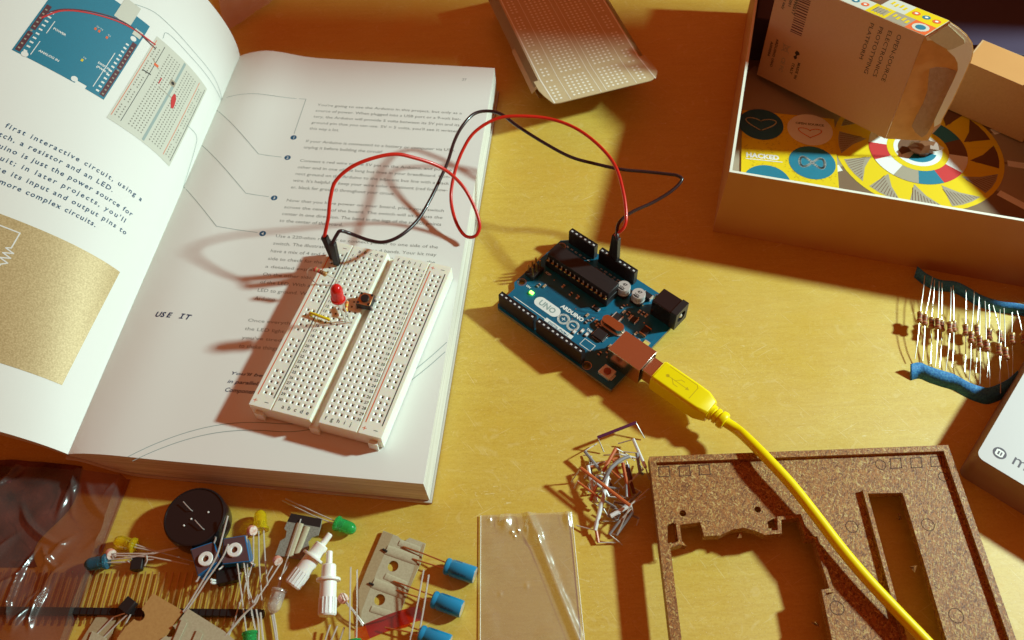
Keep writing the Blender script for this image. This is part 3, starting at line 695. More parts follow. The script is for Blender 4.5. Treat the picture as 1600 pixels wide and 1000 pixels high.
jk = [o for o in uno.children if o.name.startswith('power_jack')][0]
m_ = MB(); 
fy = [(7.6 + 4.5 * a, z) for a, z in ((-1, 1.6), (1, 1.6), (1, 12.6), (-1, 12.6))]
hole_ = [(7.6 + 2.9 * math.cos(-i * math.pi / 10), 7.3 + 2.9 * math.sin(-i * math.pi / 10)) for i in range(20)]
sub = MB(T=lambda p: V((p.z, p.x, p.y)))
sub.prism(fy, -1.8, 1.2, m_blackpl, [hole_]); sub.build('collar', jk, bevel=0.15)
m_ = MB(); m_.lathe([(1.0, 0), (1.0, 2.6), (.5, 3.0), (.1, 3.05)], (1.2, 7.6, 7.3), (-1, 0, 0), m_metal, 14); m_.build('centre_pin', jk)
for cx, cy in ((27.4, 10.2), (19.9, 9.2)):       # can capacitors
    m_ = MB(); m_.prism([(cx - 3.1, cy - 3.1), (cx + 3.1, cy - 3.1), (cx + 3.1, cy + 2.1), (cx + 2.1, cy + 3.1), (cx - 2.1, cy + 3.1), (cx - 3.1, cy + 2.1)], 1.62, 2.5, m_blackpl)
    m_.lathe([(2.8, 2.4), (3.05, 2.7), (3.05, 3.3), (2.8, 3.6), (3.05, 3.9), (3.05, 6.4), (2.9, 6.7), (0.05, 6.72)], (cx, cy, 0), (0, 0, 1), m_can, 28)
    m_.add([(cx + 2.6 * math.cos(a), cy + 2.6 * math.sin(a), 6.76) for a in [math.pi * .25 + i * math.pi / 16 for i in range(0, 9)]], [tuple(range(9))], m_blackp)
    m_.text('47', lambda x, y, cx=cx, cy=cy: V((cx - x, cy - y, 6.76)), 0, 0.1, 2.0, m_blackp, align='C', bold=.03); m_.text('25V', lambda x, y, cx=cx, cy=cy: V((cx - x, cy - y, 6.76)), 0, -1.9, 1.7, m_blackp, align='C', bold=.03)
    m_.build('can_capacitor', uno, sharp=30)
m_ = MB(); m_.prism(pill(15.9, 22.4, 28.2, 2.2), 1.7, 5.2, mat('brass_can', (0.72, 0.5, 0.3), 0.25, metal=1.0)); m_.prism(pill(15.7, 22.6, 28.2, 2.6), 1.65, 2.2, m_metal)
m_.tube([(14.2, 28.2, 2.4), (12.6, 28.2, 2.0), (11.6, 28.2, 1.7)], .4, m_metal, 6); m_.build('crystal', uno, bevel=0.35)
m_ = MB(); m_.box((20.6, 34.9, 2.5), (5.2, 5.2, 1.2), m_smd, Matrix.Rotation(0, 3, 'Z'))
for i in range(8):
    for s_ in (-1, 1): m_.box((20.6 + (i - 3.5) * .6, 34.9 + s_ * 2.9, 1.9), (.25, .6, .3), m_metal); m_.box((20.6 + s_ * 2.9, 34.9 + (i - 3.5) * .6, 1.9), (.6, .25, .3), m_metal)
m_.build('usb_chip', uno, bevel=0.05)
m_ = MB(); m_.box((6.3, 48.3, 2.6), (5.8, 5.2, 1.8), m_metal); m_.box((6.3, 48.3, 1.8), (7.2, 3.4, .4), m_metal); m_.build('reset_button', uno, bevel=0.2)
m_ = MB(); m_.lathe([(1.6, 3.4), (1.6, 4.1), (1.3, 4.3), (.1, 4.35)], (6.3, 48.3, 0), (0, 0, 1), mat('orange_plunger', (0.30, 0.07, 0.03), 0.4), 18)
m_.build('plunger', [o for o in uno.children if o.name.startswith('reset_button')][0])
m_ = MB(); m_.box((65.0, 27.9, 1.6 + 1.25), (5.0, 7.6, 2.5), m_blackpl); m_.build('programming_header', uno, bevel=0.15)
icsp = [o for o in uno.children if o.name.startswith('programming_header')][0]
for dx in (-1.27, 1.27):
    for dy in (-2.54, 0, 2.54): m_ = MB(); m_.box((65.0 + dx, 27.9 + dy, 6.6), (.6, .6, 6), m_gold); m_.build('pin', icsp)
m_ = MB(); m_.box((22.5, 41.9, 1.6 + 1.25), (7.6, 5.0, 0.05), m_gold)
for dx in (-2.54, 0, 2.54):
    for dy in (-1.27, 1.27): m_.lathe([(.5, 1.64), (.8, 1.7), (.8, 1.75), (.45, 1.76)], (21.8 + dx, 42.2 + dy, 0), (0, 0, 1), m_gold, 10)
# small surface parts: capacitors, resistor packs, regulators, lights
def smd(x, y, sx, sy, h, m, ends=m_metal, along='x', name='surface_component'):
    q = MB(); q.box((x, y, 1.62 + h / 2), (sx, sy, h), m)
    d = (sx / 2 - .12, 0) if along == 'x' else (0, sy / 2 - .12)
    for s_ in (-1, 1): q.box((x + s_ * d[0], y + s_ * d[1], 1.62 + h / 2), ((.45, sy + .06) if along == 'x' else (sx + .06, .45)) + (h + .06,), ends)
    return q.build(name, uno)
for i, (x, y) in enumerate([(26.6, 30.5), (28.6, 31.0), (25.0, 31.6), (23.6, 31.9), (31.6, 30.5), (29.5, 33.2), (11.8, 13.8), (13.6, 13.9), (15.4, 14.0), (12.4, 34.5), (13.9, 36.8), (12.8, 39.6), (11.2, 41.4), (14.9, 42.6), (56.5, 30.6), (58.8, 32.0), (50.0, 25.2), (44.6, 26.3), (41.0, 25.8), (35.6, 8.2), (38.0, 8.6), (40.2, 8.4), (33.2, 8.3), (43, 8.6), (9.4, 24.3), (6.4, 26.6), (16.6, 19.2), (18.5, 18.0), (20.4, 18.6), (22.5, 16.6)]):
    smd(x, y, 1.0 if i % 2 else .9, 1.7, .6, (mat('tan_ceramic', (0.4, 0.25, 0.12), .4), m_smd)[i % 2], along='y')
for x, y in ((25.3, 38.6), (27.9, 38.4), (30.2, 41.0)): smd(x, y, 1.1, 1.9, .7, m_whitep, along='y')
smd(6.9, 21.0, 3.2, 4.6, 1.5, m_smd, m_copper, 'y', 'fuse'); smd(3.0, 26.2, 2.6, 3.9, .6, mat('yellow_fuse', (0.6, 0.45, .12), .4), m_metal, 'y', 'fuse')
smd(20.6, 23.0, 4.0, 3.4, 1.4, m_smd, m_metal, 'x', 'regulator'); smd(17.6, 5.3, 4.4, 2.6, 1.9, m_smd, m_metal, 'x', 'diode'); smd(14.4, 19.4, 3.2, 3.0, 1.2, m_smd, m_metal, 'x', 'regulator')
smd(43.4, 5.9 + 2.6, 5.0, 2.0, .9, mat('brown_pack', (0.12, 0.06, 0.04), .4), m_smd, 'x', 'resistor_pack'); smd(31.0, 25.0, 3.4, 1.6, .6, m_smd, m_metal, 'x', 'resistor_pack')
m_ = MB(); m_.box((58.45, 37.3, 2.1), (2.0, 1.3, .9), mat('green_glow', (0.3, 0.9, 0.2), .3, emit=((0.22, 1.0, 0.05), 9)))
m_.build('green_light', uno, bevel=0.2)

# ------------------------------------------------------------------ yellow USB cable
usb = thing('usb_cable', 'bright yellow USB cable plugged into the blue board and lying over the brown panel', 'cable', UW(-6.3, 38, 7))
UO = UW(-6.3, 38, 7)
uax = (RU @ V((-1, 0, 0))); uay = RU @ V((0, 1, 0)); uaz = RU @ V((0, 0, 1))
UZ = 7.3
def grip_frame(x, y, z): return UW(-6.3, 38, UZ) + uax * x + uay * y + uaz * z
m_ = MB(T=lambda p: grip_frame(p.x, p.y, p.z)); m_.box((1.5, 0, 0), (13, 8.2, 7.4), m_usbm); m_.build('metal_plug', usb, UO, bevel=0.25)
m_ = MB(T=lambda p: grip_frame(p.x, p.y, p.z))
sec = [(5.2, 5.1, 4.4), (5.6, 5.5, 4.8), (22, 5.5, 4.8), (27, 5.3, 4.7), (31.0, 4.0, 3.9), (31.6, 3.6, 3.5)]
ring = lambda x, hy, hz: [(x, -hy, -hz + 1), (x, -hy + 1, -hz), (x, hy - 1, -hz), (x, hy, -hz + 1), (x, hy, hz - 1), (x, hy - 1, hz), (x, -hy + 1, hz), (x, -hy, hz - 1)]
vs_ = [p for s_ in sec for p in ring(*s_)]; n_ = len(sec)
m_.add(vs_, [(i * 8 + k, i * 8 + (k + 1) % 8, i * 8 + 8 + (k + 1) % 8, i * 8 + 8 + k) for i in range(n_ - 1) for k in range(8)] + [tuple(range(8)), tuple((n_ - 1) * 8 + k for k in range(8))[::-1]], m_yelw)
m_yeld = mat('yellow_mould_mark', (0.58, 0.40, 0.0), 0.5)
gt = lambda x, y: V((x, y, 4.82))
m_.line([(8.2, -3.9), (21.5, -3.9), (22.6, -2.9), (22.6, 3.2)], 0.28, gt, m_yeld)
m_.line([(10, 0.2), (19, 0.2)], .3, gt, m_yeld); m_.line([(12.2, .2), (14, 2.0), (16, 2.0)], .3, gt, m_yeld); m_.line([(13.8, .2), (15.4, -1.7), (17, -1.7)], .3, gt, m_yeld)
m_.poly([(19, 1), (20.6, .2), (19, -.6)], gt, m_yeld); m_.poly([(10 + .8 * math.cos(a * .6), .2 + .8 * math.sin(a * .6)) for a in range(10)], gt, m_yeld)
m_.build('grip', usb, UO, bevel=0.3, sharp=25)
m_ = MB(T=lambda p: grip_frame(p.x, p.y, p.z))
pr = [(3.3, 31.4), (3.3, 33), (2.6, 33.1), (2.6, 33.9), (3.3, 34.0), (3.3, 35.2), (2.7, 35.3), (2.7, 36.0), (3.5, 36.1), (3.7, 37.6), (3.3, 38.6), (2.4, 38.8)]
m_.lathe(pr, (0, 0, 0), (1, 0, 0), m_yelw, 20); m_.build('strain_relief', usb, UO, sharp=45)
g0 = grip_frame(37.5, 0, 0); g1 = grip_frame(44, 0.0, 0.2)
m_ = MB(); m_.tube([g0, g1, P(1168, 686, 12.5), P(1200, 718, 14.5), P(1236, 757, 14.6), P(1275, 806, 14.0), P(1315, 858, 13.6), P(1355, 905, 13.5), P(1400, 953, 13.4), P(1448, 1003, 13.4), P(1520, 1080, 13.6), P(1600, 1150, 13)], 2.15, m_yelw, 14, smooth=8)
m_.build('cord', usb, UO)

# ------------------------------------------------------------------ jumper cables
def jumper(name, label, m, start, end, pts, r=0.78):
    """start/end: (base point, up direction) of the two black plugs"""
    o = start[0]; th = thing(name, label, 'jumper cable', o)
    ends = []; jr = random.Random(len(pts)); pts = [p + V((jr.gauss(0, .28), jr.gauss(0, .28), jr.gauss(0, .3))) for p in pts]
    for base, up in (start, end):
        up = up.normalized(); q = MB()
        x = V((math.cos(YB), math.sin(YB), 0)) if base is start[0] else uax
        x = (x - up * x.dot(up)).normalized(); y = up.cross(x); RM = Matrix((x, y, up)).transposed()
        q.box(base + up * 7.2, (2.5, 2.5, 14), m_blackpl, RM); q.box(base - up * 1, (.62, .62, 4), m_gold, RM)
        q.build('plug', th, o, bevel=0.25); ends.append(base + up * 14)
    w_ = MB(); w_.tube([ends[0] - start[1].normalized() * 1.5] + [ends[0]] + pts + [ends[1]] + [ends[1] - end[1].normalized() * 1.5], r, m, 10, smooth=8); w_.build('wire', th, o)
    return th
jumper('jumper_cable', 'red jumper cable looping from the breadboard rail to the blue board', m_redw,
       (BW(-23.35, 33.0, 8.6), V((-0.10, 0.05, 1))), (UW(40.64, 2.54, 10.4), V((0.04, 0.0, 1))),
       [P(513, 340, 46), P(515, 310, 52), P(526, 280, 57), P(560, 253, 61), P(610, 242, 60), P(650, 247, 56), P(690, 263, 48), P(720, 288, 39), P(742, 325, 30), P(749, 353, 25), P(742, 370, 22), P(726, 366, 21), P(711, 344, 23), P(705, 308, 27), P(710, 266, 33), P(724, 232, 38), P(744, 206, 42), P(775, 186, 45), P(810, 181, 46), P(858, 184, 45), P(900, 200, 43), P(936, 228, 41), P(960, 260, 39), P(972, 298, 36), P(977, 335, 32), P(974, 355, 29)])
jumper('jumper_cable', 'black jumper cable arching from the breadboard rail to the blue board', m_blkw,
       (BW(-20.81, 30.5, 8.6), V((0.05, 0.0, 1))), (UW(38.1, 2.54, 10.4), V((-0.06, 0, 1))),
       [P(525.5, 367, 42), P(533, 362, 42.5), P(550, 365, 40), P(575, 376, 37), P(600, 380, 36), P(625, 369, 36), P(650, 345, 37), P(670, 315, 38), P(688, 280, 39), P(700, 250, 40), P(710, 222, 40), P(723, 198, 40), P(740, 180, 40), P(762, 173, 40), P(785, 181, 39), P(810, 197, 38), P(850, 225, 37), P(890, 245, 36), P(930, 257, 35), P(970, 264, 35), P(1010, 268, 34), P(1045, 271, 34), P(1060, 275, 34), P(1063, 282, 33), P(1050, 297, 32), P(1020, 315, 30), P(985, 334, 29), P(966, 350, 28)])

# ------------------------------------------------------------------ kit box with its contents
KA = R(-15.5); KO = V((97.0, 260.0, 0)); KM = Matrix.Rotation(KA, 3, 'Z')
m_kout = mat('box_lining', (0.56, 0.27, 0.09), 0.6, spec=0.25, var=(0.03, 0.35, (0.46, 0.20, 0.06)), bump=(0.8, 0.12, 0.1))
kit = thing('kit_box', 'large open brown cardboard kit box holding stickers and cartons', 'cardboard box', KO, (0, 0, KA))
KW, KD, KH = 160, 172, 40
for nm, c, s in (('wall', (KW / 2, 0.6, KH / 2), (KW, 1.2, KH)), ('wall', (0.6, KD / 2, KH / 2), (1.2, KD - 2.4, KH)), ('wall', (KW - 0.6, KD / 2, KH / 2), (1.2, KD - 2.4, KH)), ('wall', (KW / 2, KD - 0.6, KH / 2), (KW, 1.2, KH))):
    q = MB(); q.box(c, s, m_kout); q.box((c[0], c[1], KH + .12), (s[0], s[1], .24), m_cardedge); q.build(nm, kit)
q = MB(); q.box((394, 368, 150), (30, 42, 300), m_kout); q.box((394, 368, 303), (31, 43, 6), m_cardedge)  # unseen upright block, added to cast soft shade over the far table
tag(q.build('added_shade_block', origin=(394, 368, 0)), 'tall unseen block added outside the right edge of the picture to cast shade', 'cardboard box')
kp = lambda dz: (lambda x, y: V((x, y, 11.0 + dz)))
CX, CY = 202.3, 299.6
q = MB(); q.T = None
cor = [KM @ V((x, y, 0)) + KO for x, y in ((1.2, 1.2), (KW - 1.2, 1.2), (KW - 1.2, KD - 1.2), (1.2, KD - 1.2))]
m_floorp = mat('printed_brown', (0.20, 0.12, 0.07), 0.45, spec=0.4, var=(0.02, 0.4, (0.26, 0.20, 0.13)))
q.hexa([V((c.x, c.y, 9.6)) for c in cor], [V((c.x, c.y, 11.0)) for c in cor], m_floorp)
def clip_kit(pts):
    def loc(p): d = KM.transposed() @ (V((p[0], p[1], 0)) - KO); return (d.x, d.y)
    out = [loc(p) for p in pts]
    for ax, lim, sg in ((0, 1.4, 1), (0, KW - 1.4, -1), (1, 1.4, 1), (1, KD - 1.4, -1)):
        src, out = out, []
        for i in range(len(src)):
            a, b = src[i - 1], src[i]; da, db = (a[ax] - lim) * sg, (b[ax] - lim) * sg
            if (da < 0) != (db < 0): t_ = da / (da - db); out.append((a[0] + (b[0] - a[0]) * t_, a[1] + (b[1] - a[1]) * t_))
            if db >= 0: out.append(b)
        if not out: return []
    return [tuple((KM @ V((p[0], p[1], 0)) + KO).xy) for p in out]
def fpoly(pts, fn, m):
    c_ = clip_kit(pts)
    if len(c_) > 2: q.poly(c_, fn, m)
def sector(r0, r1, a0, a1, n=8): return [(CX + r1 * math.cos(R(a0 + (a1 - a0) * i / n)), CY + r1 * math.sin(R(a0 + (a1 - a0) * i / n))) for i in range(n + 1)] + [(CX + r0 * math.cos(R(a1 - (a1 - a0) * i / n)), CY + r0 * math.sin(R(a1 - (a1 - a0) * i / n))) for i in range(n + 1)]
for i, a in enumerate(range(-150, 210, 30)):      # white bars between taupe wedges outside the ring
    fpoly(sector(40, 95, a - 14, a + 14), kp(.05), m_greyp if i % 3 else m_floorp)
    fpoly([(CX + r_ * math.cos(R(a + 15)) + w_ * math.sin(R(a + 15)), CY + r_ * math.sin(R(a + 15)) - w_ * math.cos(R(a + 15))) for r_, w_ in ((42, -2), (42, 2), (66, 2), (66, -2))], kp(.1), m_whitep)
fpoly(sector(0.1, 40.5, 0, 359.9, 60), kp(.15), m_yelp)
for i in range(12):
    a = i * 30 + 8
    if i in (0, 1, 11, 2, 3): c_ = m_brp
    else: c_ = m_greyp
    tri = [(CX + r_ * math.cos(R(t_)), CY + r_ * math.sin(R(t_))) for r_, t_ in ((38.0, a), (38.2, a + 8), (38.2, a + 16), (38.0, a + 24), (31, a + 13), (24.5, a + 2))]
    fpoly(tri, kp(.2), c_)
    for j in range(9):
        t_ = a + 2 + j * 2.4; q.line([(CX + 37.5 * math.cos(R(t_)), CY + 37.5 * math.sin(R(t_))), (CX + (27 + j * 1.1) * math.cos(R(t_ - 1)), CY + (27 + j * 1.1) * math.sin(R(t_ - 1)))], .3, kp(.25), m_brp)
for i, c_ in enumerate([m_redp, m_whitep, m_greyp, m_teal, m_redp, m_whitep, m_brp, m_teal, m_whitep, m_redp, m_greyp, m_whitep]):
    # clock order starting at the left side
    a0 = 165 + i * 30; q.poly(sector(13.5, 23.5, a0, a0 + 30, 6), kp(.3), c_)
q.poly(sector(11.5, 14.8, 0, 359.9, 40), kp(.35), m_yelp)
q.poly(sector(0.1, 11.6, 0, 359.9, 40), kp(.38), m_whitep)
q.poly(sector(0.1, 9.0, 225, 330, 20), kp(.42), m_teal); q.poly(sector(0.1, 9.5, 20, 200, 20), kp(.42), m_brp)
for a in (-38, -20): fpoly([(CX + 58 + x, CY - 22 + y + a * .5) for x, y in ((-6, 0), (4, 6), (12, 2), (18, 8), (20, -4), (8, -8))], kp(.12), m_redp)
q.build('printed_floor', kit).matrix_parent_inverse = (Matrix.Translation(KO * S) @ Matrix.Rotation(KA, 4, 'Z')).inverted()
# sticker sheet
sd = V((0.1840, 0.9829, 0)); sx_ = V((0.9829, -0.1840, 0)); SB = V((155.2, 263.2, 11.5))
def SP(x, y, dz=0.0): p = SB + sx_ * x + sd * y; p.z = 11.7 + dz; return p
q = MB()
q.hexa([SP(-46, 0, -.25), SP(0, 0, -.25), SP(0, 60, -.25), SP(-46, 60, -.25)], [SP(-46, 0), SP(0, 0), SP(0, 60), SP(-46, 60)], m_yelp)
yk = lambda x, y: SP(x, y, .04)
m_ocre = mat('ochre_ink', (0.50, 0.33, 0.01), 0.5)
rr = random.Random(5)
for i in range(620):
    x, y = rr.uniform(-45, -1), rr.uniform(1, 59); a = rr.choice((0.3, 0.9, -0.6))
    q.line([(x, y), (x + .9 * math.cos(a), y + .9 * math.sin(a))], .2, yk, m_ocre)
def w2s(w): d = V((w[0] - SB.x, w[1] - SB.y, 0)); return d.dot(sx_), d.dot(sd)
def disc(c, r, m, fn, n=30): q.poly([(c[0] + r * math.cos(2 * math.pi * i / n), c[1] + r * math.sin(2 * math.pi * i / n)) for i in range(n)], fn, m)
y2 = lambda x, y: SP(x, y, .1); y3 = lambda x, y: SP(x, y, .16)
B1, B2, B3, B4 = w2s((128.6, 319.6)), w2s((152.3, 314.8)), w2s((148.4, 292.0)), w2s((124.0, 280.0))
for b_, m in ((B1, m_bull), (B2, m_whitep), (B3, m_teal), (B4, m_teal)): disc(b_, 11.2, m, y2)
def loops(c, r, m, w, heart=False):
    pts = []
    for i in range(41):
        t_ = 2 * math.pi * i / 40
        if heart: pts.append((c[0] + r * 1.9 * math.sin(t_) ** 3, c[1] + r * (1.0 * math.cos(t_) - .5 * math.cos(2 * t_) - .15 * math.cos(3 * t_))))
        else: pts.append((c[0] + r * 2.0 * math.cos(t_), c[1] + r * 1.1 * math.sin(2 * t_)))
    q.line(pts, w, y3, m)
loops((B1[0], B1[1] + .5), 4.0, m_cardin, .6, True); loops((B2[0], B2[1] - 2), 3.0, m_orp, .5, True); loops(B3, 3.0, m_whitep, 1.3)
q.text('OPEN SOURCE', lambda x, y: SP(x, y, .16), B2[0], B2[1] + 3.2, 2.1, m_blackp, align='C', bold=.02)
hk = w2s((117.0, 297.2)); q.text('HACKED', y2, hk[0], hk[1], 4.2, m_whitep, fit=16, bold=.05, sy=1.0); q.line([(hk[0], hk[1] - 1.2), (hk[0] + 17.5, hk[1] - 1.2)], .5, y2, m_whitep)
tag(q.build('sticker_sheet', origin=SB), 'yellow sticker sheet with round blue and white badges inside the big open box', 'stickers')

# small carton standing on its long edge inside the kit box
CC = V((182.5, 304.7, 74.66)); ca = V((-0.6401, 0.7612, -0.1043)); cb_ = V((-0.0168, -0.1496, -0.9886)); cc_ = V((0.7681, 0.6310, -0.1085))
def CP(s, t_, u=0.0): return CC + ca * s + cb_ * t_ + cc_ * u
carton = thing('small_carton', 'small torn-open cardboard carton with barcode and colourful edge, standing in the big box', 'cardboard box', CP(38, 53.4, 10))
CO = CP(38, 53.4, 10)
LA, LB, LC = 76.5, 53.4, 20.5
def slab(q, p, e1, e2, n, m, inner=None):
    """thin board: p corner, spans e1,e2, thickness n (inwards)"""
    b = [p, p + e1, p + e1 + e2, p + e2]; q.hexa(b, [x + n for x in b], m)
m_ctn = mat('carton_face', (0.62, 0.40, 0.25), 0.6, spec=0.3, var=(1.2, 0.4, (0.56, 0.35, 0.20)), bump=(1.2, .15, .1))
q = MB(); slab(q, CP(0, 0, 0), ca * LA, cb_ * LB, cc_ * .5, m_ctn); slab(q, CP(0, 0, LC), ca * LA, cb_ * LB, -cc_ * .5, m_card)
slab(q, CP(0, 0.0, .5), ca * LA, cc_ * (LC - 1), cb_ * .5, m_cardin); slab(q, CP(0, LB, .5), ca * LA, cc_ * (LC - 1), -cb_ * .5, m_card); slab(q, CP(LA, .5, .5), cb_ * (LB - 1), cc_ * (LC - 1), -ca * .5, m_card)
fp = lambda x, y: CP(x, y, -.06)         # printed face: x = s, y = t
def ft(s, t_): return lambda x, y: CP(s - y, t_ + x, -.06)       # lettering reading down the face
m_inkk = mat('faded_black_ink', (0.035, 0.03, 0.03), 0.5)
for i, (s_, w) in enumerate((('OPEN-SOURCE', 23.5), ('ELECTRONICS', 23.2), ('PROTOTYPING', 23.6), ('PLATFORM', 18))): q.text(s_, ft(11.6 + i * 4.6, 3.7), 0, 0, 3.1, m_inkk, fit=w, sy=3.3 / (w / glyphs(s_)[2]))
x = 56.6
rr = random.Random(11); t_ = -9.0
while t_ < 23.6:
    w = rr.choice((.4, .6, .6, .9)); q.poly([(57.2 + (0 if True else 0), t_), (63.8, t_), (63.8, t_ + w), (57.2, t_ + w)], fp, m_maroon); t_ += w + rr.choice((.45, .6, .8))
for s_, s0, t0, sz in (('8 058333 490017', 65.6, -4, 2.5), ('0177CE001', 68.4, 2, 2.1), ('R3 board italy', 71.5, 3, 1.9), ('MADE IN', 55.2, 37.0, 2.1), ('ITALY', 58.2, 38.6, 2.1), ('ARDUINO UNO', 70.2, 30.5, 2.0), ('A000066', 73.0, 33.0, 2.0)): q.text(s_, ft(s0, t0), 0, 0, sz, m_inkk, bold=.03, spacing=1.1)
q.text('CE FC', ft(64.5, 38.0), 0, 0, 3.0, m_greyp, bold=.02)
q.line([(61.5, 31), (66, 35)], .35, fp, m_greyp); q.line([(66, 31), (61.5, 35)], .35, fp, m_greyp); q.line([(62.5, 31.5), (65.5, 31.5), (65.0, 34.5), (63, 34.5)], .3, fp, m_greyp, closed=True)
q.poly([(56, 32), (57.5, 31.5), (58.4, 33), (57.4, 34), (58.6, 35.2), (57.4, 36.4), (56.4, 35.4), (56.9, 34), (55.4, 33)], fp, m_inkk)
# coloured edge strip: x = s, y = u
sp_ = lambda x, y: CP(x, -.06, y); sp2 = lambda x, y: CP(x, -.12, y); sp3 = lambda x, y: CP(x, -.18, y)
def srect(s0, s1, u0, u1, m, fn=sp_): q.poly([(s0, u0), (s0, u1), (s1, u1), (s1, u0)], fn, m)
patt = [(0, 10, 0.3, 10, m_orp, 'b'), (10, 20, .3, 10, m_greyp, 'z'), (20, 30, .3, 10, m_yelp, 'c'), (30, 46, .3, 10, m_ltgrey, 'd'), (46, 56, .3, 10, m_orp, 'b'), (56, 76, .3, 10, m_greyp, 'z'),
        (0, 16, 10, 20.2, m_yelp, 'd'), (16, 28, 10, 20.2, m_ltgrey, 'z'), (28, 40, 10, 20.2, m_brp, 'o'), (40, 52, 10, 20.2, m_orp, 'd'), (52, 64, 10, 20.2, m_yelp, 'c'), (64, 76, 10, 20.2, m_ltgrey, 'b')]
for s0, s1, u0, u1, m, k_ in patt:
    srect(s0, s1, u0, u1, m); sc, uc = (s0 + s1) / 2, (u0 + u1) / 2
    circ = lambda r, fn, mm, dx=0: q.poly([(sc + dx + r * math.cos(i * .5236), uc + r * math.sin(i * .5236)) for i in range(12)], fn, mm)
    if k_ == 'b': circ(3.8, sp2, m_ltgrey); circ(2.3, sp3, m_teal)
    if k_ == 'z': [srect(sc - 4 + j * 2.2, sc - 2.8 + j * 2.2, uc - 1.6 + (j % 2), uc + 1.6 + (j % 2), m_yelp, sp2) for j in range(4)]
    if k_ == 'c': srect(sc - 3, sc + 3, uc - 2.4, uc + 2.4, m_greyp, sp2); [srect(sc - 3.6 + j * 1.5, sc - 3.1 + j * 1.5, uc - 3.4, uc + 3.4, m_greyp, sp2) for j in range(5)]
    if k_ == 'd': [(circ(1.9, sp2, m_teal if j % 2 else m_orp, -5 + j * 5), circ(.8, sp3, m_whitep, -5 + j * 5)) for j in range(3)]
    if k_ == 'o': circ(3.4, sp2, m_orp); circ(1.6, sp3, m_yelp)
q.build('carton_body', carton, CO)
def on_plane(px, py, O, e1, e2):
    n_ = e1.cross(e2); o = V((0, 0, CAM_H)); d = P(px, py, 0) - o; k_ = (O - o).dot(n_) / d.dot(n_); x_ = o + d * k_ - O; return x_.dot(e1), x_.dot(e2)
def flap(pts, u, off, m, name=None, thick=.5):
    O = CP(0, 0, u)
    l = [on_plane(a, b, O, ca, cb_) for a, b in pts]; q = MB(T=lambda p: CP(p.x, p.y, u - p.z)); q.prism(l[::-1], off, off + thick, m); return q
m_flap = mat('flap_inside', (.66, .36, .12), .7, var=(.25, .5, (.52, .26, .07)))
wv_ = (cc_ * 20.5 - ca * 19).normalized()
def flap2(pts, off, m, thick=.4):
    O = CP(0, 0, .3); nn_ = wv_.cross(cb_); nn_ = nn_ if nn_.y < 0 else -nn_
    l = [on_plane(a, b, O, wv_, cb_) for a, b in pts]; q = MB(T=lambda p: O + wv_ * p.x + cb_ * p.y + nn_ * p.z); q.prism(l, off, off + thick, m); return q
fl = flap2([(1444, 58), (1483, 33), (1497, 42), (1511, 54), (1519, 66), (1521, 78), (1518, 92), (1505, 122), (1488, 158), (1473, 185), (1469, 194), (1460, 199), (1450, 219), (1440, 219), (1384, 216)], 0, m_flap)
fl.build('end_flap', carton, CO)
fl = flap2([(1484, 35), (1497, 44), (1510, 56), (1517.5, 67), (1519, 78), (1516, 91), (1503, 121), (1486, 157), (1471, 184), (1468, 192), (1459, 197), (1459, 188), (1473, 158), (1479, 145), (1484, 135), (1491, 120), (1496, 108), (1496, 98), (1491, 88), (1480, 78), (1478, 60), (1448, 62), (1446, 57)], .42, m_cardedge, thick=.3)
fl.build('torn_liner', carton, CO)
fl = flap2([(1450, 57), (1480, 37), (1505, 60), (1506, 66), (1487, 75), (1481, 76), (1462, 66)], .8, m_cardin, thick=.3); fl.build('dust_flap', carton, CO)
m_torn = mat('torn_brown', (0.42, 0.27, 0.17), 0.9, var=(.5, .6, (.33, .2, .11)), bump=(.8, .5, .2))
fl = flap2([(1452, 107), (1462, 104), (1478, 105), (1494, 110), (1486, 130), (1478, 148), (1466, 172), (1458, 190), (1448, 208), (1440, 214), (1430, 206), (1424, 196), (1432, 178), (1442, 160), (1449, 140), (1450, 122)], .42, m_torn, thick=.12); fl.build('torn_patch', carton, CO)
# second carton, lying diagonally behind
d1 = V((0.752, -0.659, 0)); d2 = V((0.659, 0.752, 0)); K2 = V((222.8, 329.4, 11.6))
q = MB(); bt = [K2, K2 + d1 * 42, K2 + d1 * 42 + d2 * 21, K2 + d2 * 21]; q.hexa(bt, [p + V((0, 0, 28.6)) for p in bt], m_card)
lp = [p + V((0, 0, 28.65)) for p in bt]; q.add([lp[0] + d1, lp[1] - d1, lp[1] - d1 + d2 * 20.5, lp[0] + d1 + d2 * 20.5], [(0, 1, 2, 3)], m_kout)
ct_ = thing('carton', 'plain tan carton lying at an angle behind the torn-open carton', 'cardboard box', K2); q.build('carton_body', ct_, K2, bevel=.4)
q = MB(); q.prism([(244.5, 310.5), (247, 300), (262, 256), (284, 262), (268, 325)], 40.4, 41.0, m_card); q.build('added_shade_flap', ct_, K2)  # out-of-view flap added and shaped to throw shade on the printed floor
# dark navy inner tray at the far end of the kit box
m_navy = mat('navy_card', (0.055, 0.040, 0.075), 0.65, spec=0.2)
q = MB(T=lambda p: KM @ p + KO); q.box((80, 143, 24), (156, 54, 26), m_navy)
tag(q.build('navy_tray', origin=KO + KM @ V((80, 143, 11)), bevel=.6), 'dark navy tray filling the far end of the big open box', 'tray')
